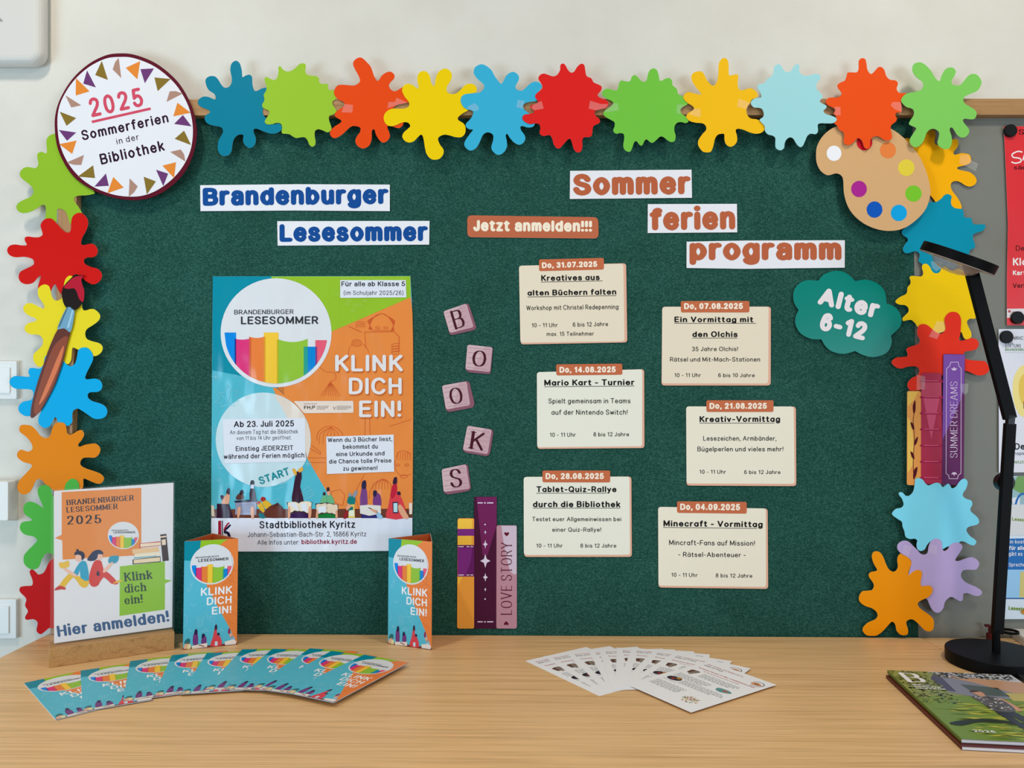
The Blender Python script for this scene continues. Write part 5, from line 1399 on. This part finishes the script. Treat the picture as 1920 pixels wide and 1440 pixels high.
def sheet_art(p, seed):
    rnd = random.Random(seed)
    ink, rdk, gr = M((70, 70, 78)), M((176, 44, 62)), M((120, 120, 128))
    text(p, 'KULTUR|KLOSTER|KYRITZ', (12, 19), (92, 19), 4.6, rdk, 16, 1, gap=14, sub=2)
    text(p, 'BIBLIOTHEK', (12, 27), (54, 27), 4.6, M((52, 54, 72)), 16, 1, gap=14, sub=2)
    text(p, 'Sommerferien in der Stadtbibliothek', (14, 45), (136, 45), 4.8, rdk, 17, 1, gap=9, sub=2)

    def words(x0, x1, y, c, w=1.2):
        x = x0
        while x < x1 - 3:
            l = rnd.uniform(3, 9)
            p.line([(x, y), (min(x + l, x1), y)], w, c, 1, False)
            x += l + 1.6
    words(34, 112, 52, rdk, 1.5)
    for x0, x1, y, n in ((44, 128, 63, 4), (14, 92, 92, 4), (46, 136, 114, 4), (14, 84, 146, 5)):
        for k in range(n):
            words(x0, x1 - (rnd.uniform(0, 30) if k == n - 1 else rnd.uniform(0, 6)), y + 5.2 * k, ink if k else gr, 1.5)
    for c, q in (((96, 62, 52), [(15, 62), (24, 59), (33, 61), (30, 76), (18, 78), (16, 70)]), ((150, 140, 130), [(22, 63), (31, 62), (30, 80), (24, 82)]), ((42, 40, 52), [(15, 118), (24, 112), (40, 114), (42, 124), (30, 130), (17, 128)]), ((196, 150, 60), [(28, 112), (36, 110), (40, 117), (32, 120)]), ((180, 60, 50), [(22, 120), (30, 119), (30, 125), (23, 126)]),
                 ((96, 150, 152), [(102, 92), (122, 90), (132, 97), (118, 106), (104, 103)]), ((190, 84, 64), [(112, 94), (126, 95), (120, 101)])):
        p.poly(smooth(q, 3), M(c), 1)
    for k in range(70):
        a, b = rnd.uniform(0, 2 * pi), sqrt(rnd.random())
        c = rnd.choice(((196, 160, 70), (110, 140, 80), (90, 70, 50), (190, 90, 70), (220, 200, 140), (60, 80, 60)))
        p.poly(ell(112 + 17 * b * cos(a), 172 + 13 * b * sin(a), 1.6, 1.4, 6), M(c), 1)
    p.line(ell(127, 26, 13, 12, 25, -2.6, 1.9), 1.6, M((88, 84, 96)), 1, False)
    p.poly(smooth([(117, 27), (122, 20), (131, 21), (138, 27), (131, 32), (121, 32)], 3), M((214, 140, 96)), 1)
    p.poly(smooth([(122, 26), (128, 23), (133, 27), (127, 30)], 3), M((150, 120, 80)), 2)
    words(14, 44, 134, gr, 1.2)


n = 10
sp0 = None
labs = ['leftmost programme sheet of the white paper fan, lying lowest', 'second sheet from the left in the white paper fan', 'third sheet from the left in the white paper fan', 'fourth sheet from the left in the white paper fan', 'fifth sheet from the left in the white paper fan',
        'fifth sheet from the right in the white paper fan', 'fourth sheet from the right in the white paper fan', 'third sheet from the right in the white paper fan', 'second sheet from the right in the white paper fan', 'rightmost sheet of the white paper fan, fully visible on top']
for i in range(n):
    t = i / (n - 1)
    bx, by = ((605, 425), (625, 410), (652, 395), (675, 384), (690, 373), (715, 357), (730, 350), (745, 345), (765, 343), (785, 340))[i]
    ang = (125, 115.6, 105, 94.6, 90, 82, 75, 64, 54, 35)[i]
    z = 0.0003 + i * 0.00035
    loc = P(960 + bx / 3.692, 1190 + by / 3.692, z)
    if sp0 is None:
        mp = plane_map((0, 0.210, 0), (1, 0, 0), (0, -1, 0), UZ)
        p = Part(mp)
        p.slab([(0, 0), (148, 0), (148, 210), (0, 210)], M((238, 239, 244), 0.6, 0.2), 0.0002)
        sp0 = p.build('programme_sheet', local=True)
        q = Part(mp); q.LAY = 0.00006
        sheet_art(q, 3)
        sf = q.build('printed_text', sp0, local=True)
        o = sp0
    else:
        o = sp0.copy(); COL.objects.link(o)
        f = sf.copy(); COL.objects.link(f); f.parent = o
    o.location = loc
    o.rotation_euler = (0, 0, R(ang - 90))
    tag(o, labs[i], 'sheet', 'programme sheets fanned out on the right of the table')

# ------------------------------------------------------------------ wooden sign holder with its printed sheet
A, B = P(91, 1253), P(327, 1218)
ux = (B - A).normalized()
bk = UZ.cross(ux)
rotz = Matrix((ux, bk, UZ)).transposed()
LW = (B - A).length
hold = root('sign_holder', (A.x, A.y, TABLE_Z), 'oak block sign holder with clear acrylic panel at the table\'s left end', 'sign holder')
p = Part(); p.box(A + ux * LW / 2 + bk * .024 + UZ * .0172, (LW, .048, .0344), OAK, rotz)
p.build('wood_base', hold, bevel=0.0012)
sn = (-bk * cos(R(3)) + UZ * sin(R(3))).normalized()
s0 = A + bk * .021 + UZ * .034
sm_ = on_plane(s0, sn)
k = lambda x, y: (x / 2.88, 780 + y / 2.88)
p = Part(sm_); p.slab([(96, 917.5), (327.6, 902.3), (326, 1182), (93.5, 1216.5)], ACRYL, 0.0022, ACRYL, 22)
p.build('acrylic_panel', hold)
p = Part(sm_)
p.slab([(100.7, 920.6), (325.3, 905), (322.9, 1176), (101.4, 1206.4)], M((228, 226, 230), 0.4, 0.4), 0.0003)
sg = p.build('sign_sheet')
tag(sg, 'printed registration sheet reading Hier anmelden, held in the acrylic sign holder', 'sign')
p = Part(lambda x, y, off: sm_(x / 2.88, 780 + y / 2.88, off)); p.LAY = 0.00012
mk = lambda c: M(c, 0.4, 0.4)
p.poly([(333, 411), (763, 388), (763, 751), (338, 776), (336, 672), (297, 659), (333, 641)], mk((230, 138, 62)), 1)
p.poly([(647, 812), (890, 785), (891, 882), (928, 888), (891, 905), (890, 1045), (645, 1080)], mk((140, 190, 34)), 1)
logo(p, 666, 645, 84, 74, mk, 2, 0, 0, (40, 40, 50), 20)
dk = mk((36, 30, 48))
kw = dict(serif=True, thin=10, sub=3)
text(p, 'BRANDENBURGER', (360, 483), (723, 456), 31, dk, 17, 2, gap=8, **kw)
text(p, 'LESESOMMER', (360, 523), (636, 502), 31, dk, 17, 2, gap=8, **kw)
text(p, '2025', (362, 588), (548, 580), 50, dk, 16, 2, thin=9, gap=14)
gk = mk((28, 56, 40))
text(p, 'Klink', (674, 895), (823, 880), 50, gk, 17, 2, gap=12, thin=8, serif=True)
text(p, 'dich', (674, 958), (790, 946), 50, gk, 17, 2, gap=12, thin=8, serif=True)
text(p, 'ein!', (674, 1020), (772, 1009), 48, gk, 17, 2, gap=14, thin=8, serif=True)
text(p, 'Hier anmelden!', (312, 1194), (916, 1110), 62, mk((44, 84, 132)), 25, 2, 72, gap=5, thin=17)


def pq(c, q, l=2, s=2):
    p.poly(smooth(q, s) if s else q, mk(c), l)


# stack of books
pq((40, 26, 44), [(716, 775), (866, 757), (868, 788), (716, 802)], 2, 0); pq((238, 214, 176), [(722, 777), (864, 762), (864, 784), (722, 797)], 3, 0)
pq((70, 170, 190), [(724, 752), (846, 735), (846, 757), (724, 770)], 2, 0); pq((240, 226, 200), [(726, 745), (860, 732), (862, 752), (726, 764)], 3, 0)
pq((236, 196, 146), [(714, 720), (856, 706), (860, 732), (716, 745)], 2, 0); pq((200, 40, 60), [(752, 688), (866, 676), (868, 700), (753, 712)], 2, 0); pq((242, 220, 190), [(758, 690), (868, 681), (868, 697), (758, 708)], 3, 0)
pq((50, 16, 24), [(865, 640), (898, 636), (912, 780), (878, 785)], 2, 0); pq((240, 214, 190), [(872, 668), (894, 665), (896, 695), (876, 698)], 3, 0); pq((240, 214, 190), [(865, 650), (897, 646), (898, 654), (866, 658)], 3, 0)
# two reading figures, back to back
skn = (240, 190, 168)
pq((232, 186, 50), [(316, 918), (345, 930), (395, 870), (430, 915), (460, 928), (480, 905), (478, 880), (440, 868), (400, 860), (375, 848)], 2)
pq((40, 160, 196), [(398, 845), (430, 792), (452, 782), (470, 800), (480, 888), (436, 875), (432, 830), (420, 860)], 3)
pq(skn, [(345, 820), (356, 824), (412, 855), (404, 868), (350, 835)], 4); pq(skn, [(408, 765), (410, 745), (436, 742), (442, 765), (430, 785), (412, 782)], 4)
pq((28, 30, 70), [(402, 752), (405, 735), (425, 728), (450, 735), (458, 760), (442, 780), (438, 755), (418, 748)], 5); pq((28, 30, 70), [(410, 724), (418, 718), (426, 724), (420, 732)], 5)
pq((234, 190, 70), [(318, 792), (345, 790), (368, 780), (375, 810), (350, 822), (325, 820)], 3); pq((200, 50, 50), [(292, 942), (318, 916), (352, 926), (352, 938), (330, 936)], 3)
pq((214, 56, 52), [(482, 860), (500, 800), (520, 778), (548, 785), (560, 830), (590, 850), (640, 905), (600, 905), (560, 870), (530, 915), (500, 922), (482, 900)], 2)
pq(skn, [(556, 832), (600, 790), (610, 796), (566, 846)], 4); pq(skn, [(522, 758), (530, 742), (552, 745), (550, 770), (532, 776)], 4)
pq((28, 40, 80), [(470, 778), (490, 745), (508, 728), (536, 722), (556, 735), (555, 748), (530, 746), (525, 768), (505, 782)], 5)
pq((40, 150, 180), [(584, 790), (594, 758), (642, 756), (632, 790), (606, 796)], 3); pq((232, 186, 50), [(608, 905), (640, 886), (664, 888), (640, 898)], 4); pq((60, 20, 60), [(520, 860), (528, 832), (540, 860)], 4)
p.build('printed_face', sg)

# ------------------------------------------------------------------ desk lamp
LB = P(1868, 1222, 0.023)
yb_ = LB.y
lamp = root('desk_lamp', (LB.x, LB.y, TABLE_Z), 'black jointed desk lamp with round base in front of the grey panel', 'desk lamp')
p = Part(); p.lathe([(.081, 0), (.084, .0015), (.084, .0215), (.0828, .023)], (LB.x, LB.y, TABLE_Z + .0002), UZ, M((9, 9, 11), 0.5, 0.35), 72)
p.build('base', lamp, weld=True)
pb = W(1869, 1184, yb_)
p = Part(); p.lathe([(.0068, 0), (.0068, pb.z - TABLE_Z - .02)], (LB.x, LB.y, TABLE_Z + .0232), UZ, BLACK, 24)
p.build('stem', lamp, weld=True)
a0, a1 = W(1869.5, 1188, yb_), W(1893.5, 794, yb_)
p = Part(); p.beam(a0, a1, .0198, .010, UX, BLACK); la = p.build('lower_arm', lamp, bevel=0.0012)
p = Part(); c = W(1887, 905, yb_ + .012); p.lathe([(.0165, 0), (.0165, .014), (.0150, .016)], c, (0, 1, 0), M((22, 22, 23), .3, .5), 32); p.build('dimmer_knob', lamp, weld=True)
j0, j1 = W(1893, 797, yb_), W(1895, 779, yb_)
p = Part(); p.beam(j0, j1, .012, .010, UX, M((26, 26, 28), .3, .5)); p.build('hinge', lamp)
u0, u1_ = W(1893.5, 785, yb_), W(1817, 492, yb_)
p = Part(); p.beam(u0, u1_, .0228, .010, UX, BLACK); p.build('upper_arm', lamp, bevel=0.0012)
hc = W(1797, 484, yb_ - .004)
vd = (hc - CAM).normalized()
right_ = (W(1860, 507, yb_) - W(1733, 463, yb_)); right_.y = 0; right_.normalize()
nrm = vd.cross(right_).normalized()
if nrm.z < 0:
    nrm = -nrm
nrm = (nrm + vd * .03).normalized()               # the disc dips a little towards the viewer's side
p = Part(); p.lathe([(.0672, -.0075), (.0675, -.0070), (.0675, .0090), (.0668, .0095)], hc, nrm, BLACK, 64)
hd_ = p.build('lamp_head', lamp, weld=True)
p = Part(); p.lathe([(.0668, -.0076), (.0668, -.0096), (.063, -.0096)], hc, nrm, M((150, 132, 124), .25, .5), 64); p.build('rim_ring', hd_, weld=True)
p = Part(); p.lathe([(.043, -.0102), (.041, -.0150), (.035, -.0212), (.026, -.0258), (.014, -.0286), (.0001, -.0296)], hc, nrm, LENS, 48); p.build('lens', hd_, weld=True)

# ------------------------------------------------------------------ magazines
def rect_on(z, tl, bl, w, h):
    a, b = P(*tl, z), P(*bl, z)
    dn = (b - a).normalized()
    rt = Vector((-dn.y, dn.x, 0))
    if rt.x < 0:
        rt = -rt
    return a, rt, dn, w, h


def mag(name, z0, t, tl, bl, w, h, cover, label, group=None, pages=(222, 222, 232), roll=0.0):
    a, rt, dn, w, h = rect_on(z0 + t, tl, bl, w, h)
    b = Vector((a.x, a.y, TABLE_Z + z0))
    p = Part()
    pg = M(pages, .6, .2)
    fr = [b, b + rt * w, b + rt * w + dn * h, b + dn * h]
    e1, e2 = UZ * .0004, UZ * (t - .0006)
    q0, q1 = [v + e1 for v in fr], [v + e2 for v in fr]
    for i in range(1, 4):
        j = (i + 1) % 4
        n = max(3, int(t / .0012))
        for m in range(n):
            z_0, z_1 = e1 + (e2 - e1) * (m / n), e1 + (e2 - e1) * ((m + .8) / n)
            sh = .0006 * ((m * 7) % 3)
            ins = (fr[0] + fr[2]) / 2
            f_ = lambda v: v + (ins - v).normalized() * sh
            if i == 3:
                continue
            p.face([f_(fr[i]) + z_0, f_(fr[j]) + z_0, f_(fr[j]) + z_1, f_(fr[i]) + z_1], pg)
    p.face(q1, pg); p.face(q0[::-1], pg)
    p.face([q0[0], q0[3], q1[3], q1[0]], M(cover, .35, .5))
    p.face([q0[1], q0[2], q1[2], q1[1]], pg)
    p.face([q0[3], q0[2], q1[2], q1[3]], pg)
    o = p.build(name)
    tag(o, label, 'magazine', group)
    c = Part()
    tp_ = [v + UZ * t for v in fr]
    bt_ = [v + UZ * (t - .0005) for v in fr]
    c.face(tp_[::-1], M(cover, .35, .5)); c.face(bt_, M(cover, .35, .5))
    for i in range(4):
        j = (i + 1) % 4
        c.face([tp_[i], tp_[j], bt_[j], bt_[i]], M(cover, .35, .5))
    c.face(fr[::-1], M(cover, .35, .5))
    cv = c.build('cover', o)
    return o, cv, plane_map(a + UZ * .0, rt, dn, UZ)


MG = 'magazines on the right of the table'
mag('magazine', 0.0002, 0.0055, (1661.5, 1265.5), (1793.5, 1389.5), .195, .285, (88, 26, 24), 'dark red magazine lying under the green park-cover one', MG)
o, cv, mf = mag('magazine', 0.0060, 0.0058, (1663.5, 1256.5), (1796, 1379), .205, .282, (104, 120, 48), 'magazine with a person on a park lawn on its cover, front right', MG)
p = Part(lambda x, y, off: P(1640 + x / 5.54, 1180 + y / 5.54, .0118) + UZ * off); p.LAY = 0.0001
a_ = P(1663.5, 1256.5, .0118); bcor = P(1796, 1379, .0118)
mg = lambda c: M(c, .3, .5)
g2 = Part(mf); g2.LAY = .0001
# printed in cover millimetres: 205 wide, 282 tall
g2.poly([(0, 0), (205, 0), (205, 282), (0, 282)], mg((116, 144, 52)), 1)
g2.poly([(0, 0), (205, 0), (205, 112), (0, 128)], mg((136, 152, 84)), 2)
g2.poly([(70, 0), (205, 0), (205, 60), (110, 30)], mg((204, 204, 214)), 3)
g2.poly([(62, 30), (72, 16), (118, 30), (205, 66), (205, 120), (100, 118), (62, 100)], mg((134, 138, 152)), 4)
g2.poly([(72, 14), (205, 38), (205, 84), (165, 92), (118, 44)], mg((198, 152, 118)), 5)
g2.poly([(58, 36), (72, 12), (80, 18), (74, 96), (60, 90)], mg((74, 80, 98)), 5)
g2.poly([(96, 58), (150, 70), (150, 108), (100, 106)], mg((84, 98, 96)), 5)
g2.poly([(150, 92), (205, 88), (205, 128), (146, 126)], mg((196, 178, 92)), 5)
g2.poly([(20, 120), (80, 112), (205, 128), (205, 170), (10, 172)], mg((116, 146, 50)), 3)
rn = random.Random(5)
for k in range(700):
    x, y = rn.uniform(0, 62) if k % 2 else rn.uniform(70, 200), rn.uniform(0, 150) if k % 2 else rn.uniform(0, 30)
    w_, h_ = rn.uniform(1, 3.6), rn.uniform(.8, 2.6)
    c = rn.choice(((60, 84, 36), (150, 160, 70), (40, 58, 34), (178, 178, 90), (120, 136, 120), (84, 112, 40))) if k % 2 else rn.choice(((96, 104, 112), (226, 228, 236), (120, 128, 96), (60, 72, 60)))
    g2.poly([(x + w_ * cos(a) * (1 + .3 * sin(3 * a)), y + h_ * sin(a)) for a in [i * pi / 3 for i in range(6)]] if x + w_ < 205 and x - w_ > 0 and y - h_ > 0 else [(10, 10), (11, 10), (11, 11)], mg(c), 6)
for k in range(170):
    y = rn.uniform(136, 276); x = rn.uniform(20, 150); l = rn.uniform(15, 50)
    g2.poly([(x, y), (x + l * .5, y - 1.2), (min(204, x + l), y), (x + l * .5, y + 1.6)], mg(rn.choice(((222, 212, 80), (76, 104, 30), (190, 190, 64), (120, 140, 46), (206, 202, 84)))), 4)
g2.poly(smooth([(8, 226), (60, 206), (120, 214), (204, 226), (204, 236), (120, 226), (60, 218), (20, 236)], 3), mg((40, 48, 26)), 5)
for c, q, l in (((52, 54, 62), [(96, 172), (122, 170), (134, 214), (148, 244), (140, 246), (118, 212), (112, 190), (112, 212), (112, 242), (104, 244), (100, 210)], 7), ((96, 94, 98), [(88, 116), (104, 110), (124, 114), (132, 140), (126, 172), (96, 172), (92, 140)], 8), ((206, 152, 120), [(126, 120), (134, 122), (140, 160), (132, 170), (128, 150)], 7), ((208, 156, 126), [(98, 92), (106, 88), (114, 94), (112, 110), (102, 112)], 9), ((80, 60, 50), [(96, 92), (104, 85), (114, 90), (110, 92), (100, 96)], 10), ((30, 30, 34), [(104, 242), (114, 241), (114, 247), (104, 249)], 9), ((30, 30, 34), [(138, 244), (150, 241), (154, 247), (142, 250)], 9)):
    g2.poly(smooth(q, 3), mg(c), l)
for k in range(40):
    x, y = rn.uniform(92, 128), rn.uniform(116, 168)
    g2.poly(ell(x, y, rn.uniform(1, 2.6), rn.uniform(1, 2.4), 6), mg(rn.choice(((228, 226, 226), (40, 40, 48), (200, 190, 190)))), 9)
wt_ = mg((240, 240, 244))
text(g2, 'B', (12, 62), (44, 62), 50, wt_, 17, 11, thin=6, serif=True, sub=5)
for k, x1 in enumerate((44, 52, 60)):
    x = 14
    while x < x1:
        l = rn.uniform(3, 7)
        g2.line([(x, 72 + 8 * k), (x + l, 72 + 8 * k)], 3.4, wt_, 11, False); x += l + 1.5
text(g2, '2026', (28, 258), (58, 258), 8, wt_, 15, 11, gap=12)
g2.build('printed_photo', cv)

mag('magazine', 0.0002, 0.011, (1884, 1176), (1921, 1203), .20, .20, (196, 190, 180), 'pale magazine pile behind the lamp base', MG, (176, 168, 158))
o, cv, mf = mag('magazine', 0.0115, 0.006, (1885, 1171), (1922, 1197), .20, .20, (224, 220, 214), 'cream newspaper magazine on the pile behind the lamp', MG)
p = Part(mf)
p.poly([(30, 60), (150, 30), (160, 70), (40, 110)], M((170, 168, 166)), 1); p.poly([(60, 22), (70, 20), (90, 40), (60, 38)], M((160, 70, 70)), 1)
p.build('printed_face', cv)
p = Part(lambda x, y, off: P(x, y, .0188) + UZ * off)
gm = Part(); c = P(1893, 1184, .0195)
ring = []
for i in range(28):
    t = 2 * pi * i / 28
    ring.append(c + Vector((.0155 * cos(t), .0155 * sin(t), 0)))
for i in range(28):
    gm.beam(ring[i], ring[(i + 1) % 28], .0042, .0030, UZ, BLACK)
o = gm.build('key_ring')
tag(o, 'black ring lying on the cream magazine behind the lamp', 'ring')
mag('magazine', 0.0002, 0.010, (1906, 1262), (1975, 1325), .20, .20, (40, 44, 46), 'dark-covered magazine at the right edge beside the lamp base', MG, (206, 200, 190))
p = Part(); c = W(1857, 1187, -.02)
rdm = M((78, 18, 20), .35, .4)
p.box((c.x, -.02, TABLE_Z + .0075), (.013, .010, .0146), rdm)
p.box((c.x + .001, -.018, TABLE_Z + .021), (.006, .006, .012), rdm)
p.box((c.x - .004, -.017, TABLE_Z + .029), (.010, .007, .005), rdm)
o = p.build('paper_clip', bevel=.001)
tag(o, 'small dark red clip on the table behind the lamp stem', 'clip')

# ------------------------------------------------------------------ posters and magnets on the grey panel
PG = 'posters on the grey panel'
rm = wallmap(-0.004)
p = Part(rm)
rdp = make_paper('red_poster_print', (222, 42, 50), .3, .5, .25, 4.0)
p.slab([(1882, 237), (2120, 236), (2120, 610), (1888, 610), (1888, 520), (1890, 420), (1886, 320)], rdp, 0.0006, M((235, 200, 200)))
o = p.build('wall_poster')
tag(o, 'red event poster held by black magnets at the right edge', 'poster', PG)
p = Part(rm)
p.poly([(1888, 579), (2120, 576), (2120, 596), (1888, 596)], M((226, 220, 224), .4, .4), 1)
wt_, dk, br_ = M((240, 236, 236), .4, .3), M((44, 12, 18), .4, .3), M((120, 20, 30), .4, .3)
text(p, 'S', (1910, 253), (1920, 253), 11, dk, 20, 1, thin=8)
p.line(smooth([(1916, 285), (1908, 284), (1898, 289), (1900, 295), (1912, 297), (1914, 303), (1904, 306), (1897, 304)], 4, False), 2.4, wt_, 1)
p.line(smooth([(1918, 300), (1922, 288), (1928, 290)], 4, False), 2.4, wt_, 1)
text(p, 'säu', (1901, 318), (1924, 318), 8, dk, 20, 1, thin=10, gap=8)
text(p, 'Der', (1904.5, 470), (1926, 470), 9.5, dk, 11, 1)
text(p, 'Klo', (1899, 498), (1926, 498), 14.5, wt_, 21, 1, gap=8)
text(p, 'Karte', (1899, 516), (1930, 516), 9, wt_, 18, 1, gap=8)
text(p, 'Verka', (1899, 540), (1931, 540), 9, dk, 14, 1, gap=8)
text(p, 's', (1890, 586), (1895, 586), 6, M((190, 40, 50)), 26, 2)
p.line([(1897, 585), (1915, 585)], 1.2, M((170, 120, 124)), 2, False)
p.build('printed_text', o)
p = Part(rm)
p.slab([(1872.5, 617), (2120, 616), (2120, 884), (1873, 886)], M((224, 226, 238), .35, .5), 0.0006)
o = p.build('wall_poster')
tag(o, 'white foundation poster with a yellow blot behind the lamp arm', 'poster', PG)
p = Part(rm)
dk = M((40, 42, 46)); gr = M((110, 150, 90))
text(p, 'HEINRICH', (1884.5, 637), (1925, 637), 6.4, dk, 13, 1, gap=14)
text(p, 'BÖLL'.replace('Ö', 'O'), (1884.5, 644.5), (1900, 644.5), 6.4, dk, 13, 1, gap=14)
text(p, 'STIFTUNG', (1884.5, 651.5), (1914, 651.5), 6.4, dk, 13, 1, gap=14)
text(p, 'BRANDENBURG', (1884.5, 658), (1929, 658), 5, gr, 18, 1, gap=10)
p.line([(1884, 661), (1924, 661)], .7, M((190, 194, 200)), 1, False)
p.poly(smooth([(1922, 684), (1908, 694), (1900, 712), (1899, 742), (1906, 768), (1920, 782), (1960, 780), (1980, 730), (1960, 690)], 4), M((240, 222, 140), .35, .5), 1)
p.poly(smooth([(1924, 700), (1912, 712), (1911, 740), (1922, 762), (1950, 760), (1950, 710)], 4), M((232, 196, 84), .35, .5), 2)
text(p, 'Demo', (1902, 843), (1944, 843), 12, dk, 17, 2, gap=8)
p.poly([(1919, 752), (1924, 752), (1924, 766), (1919, 766)], dk, 3)
text(p, 'inspiri', (1899, 853), (1924, 853), 6, M((90, 96, 120)), 12, 2)
text(p, 'Jetzt m', (1899, 869), (1928, 869), 6, gr, 14, 2)
p.build('printed_text', o)
p = Part(rm)
p.slab([(1880, 893), (2120, 891), (2120, 1160), (1868, 1161)], M((214, 228, 242), .35, .5), 0.0006)
o = p.build('wall_poster')
tag(o, 'blue and white poster low behind the lamp\'s lower arm', 'poster', PG)
p = Part(rm)
bl_, db = M((20, 106, 184), .35, .5), M((16, 84, 150), .35, .5)
p.poly([(1880, 894), (2120, 893), (2120, 1000), (1890, 1000), (1884, 930)], M((150, 186, 196), .35, .5), 1)
p.poly([(1895, 915), (1908, 893), (2120, 893), (2120, 924), (1912, 924)], M((112, 160, 86), .35, .5), 2)
p.poly([(1897, 934), (1912, 930), (1912, 945), (1906, 948), (1898, 944)], M((222, 226, 236), .35, .5), 3)
p.line(smooth([(1904, 946), (1908, 934), (1916, 926), (1928, 928)], 4, False), 4, bl_, 3)
p.poly([(1890, 946), (2120, 944), (2120, 998), (1890, 1004)], M((216, 218, 222), .35, .5), 4)
p.poly([(1884, 1010), (2120, 1006), (2120, 1068), (1882, 1068)], bl_, 2)
p.poly([(1880, 1068), (2120, 1068), (2120, 1122), (1880, 1122)], M((150, 200, 238), .35, .5), 2)
p.poly([(1913, 1072), (2120, 1072), (2120, 1120), (1911, 1120)], M((208, 196, 120), .35, .5), 3)
p.poly([(1880, 1121), (2120, 1121), (2120, 1123), (1880, 1123)], db, 3)
wt_ = M((238, 240, 246))
text(p, 'in kosten', (1893, 1019), (1931, 1019), 7, wt_, 12, 5)
text(p, 'für alle d', (1891.5, 1031), (1930, 1031), 7.5, wt_, 18, 5, gap=8)
text(p, 'gibt es hie', (1891, 1042), (1930, 1042), 7.5, wt_, 12, 5)
text(p, 'Sprechen', (1891, 1062), (1926, 1062), 7, wt_, 11, 5)
gr = M((120, 150, 40))
text(p, 'Lesestart', (1897, 976), (1934, 979), 6.5, gr, 24, 5, gap=6)
text(p, 'Lesestart', (1890.5, 1143), (1928, 1146), 7, gr, 24, 5, gap=6)
p.poly(smooth([(1913, 1146), (1924, 1140), (1930, 1150), (1918, 1152)], 3), M((196, 140, 60)), 5)
p.poly(smooth([(1920, 984), (1930, 978), (1932, 986), (1922, 988)], 3), M((196, 140, 60)), 5)
p.build('printed_text', o)
for x, y, lab in ((1893, 246, 'black round magnet on the red poster\'s top corner'), (1906, 596, 'black round magnet on the red poster\'s bottom edge'), (1885.5, 632, 'black round magnet on the white poster\'s top corner')):
    p = Part(); p.lathe([(.0132, 0), (.0132, .005), (.0122, .0065)], W(x, y, -.0047), (0, -1, 0), M((24, 25, 26), .45, .4), 32)
    tag(p.build('magnet', weld=True), lab, 'magnet', 'round black magnets on the grey panel')
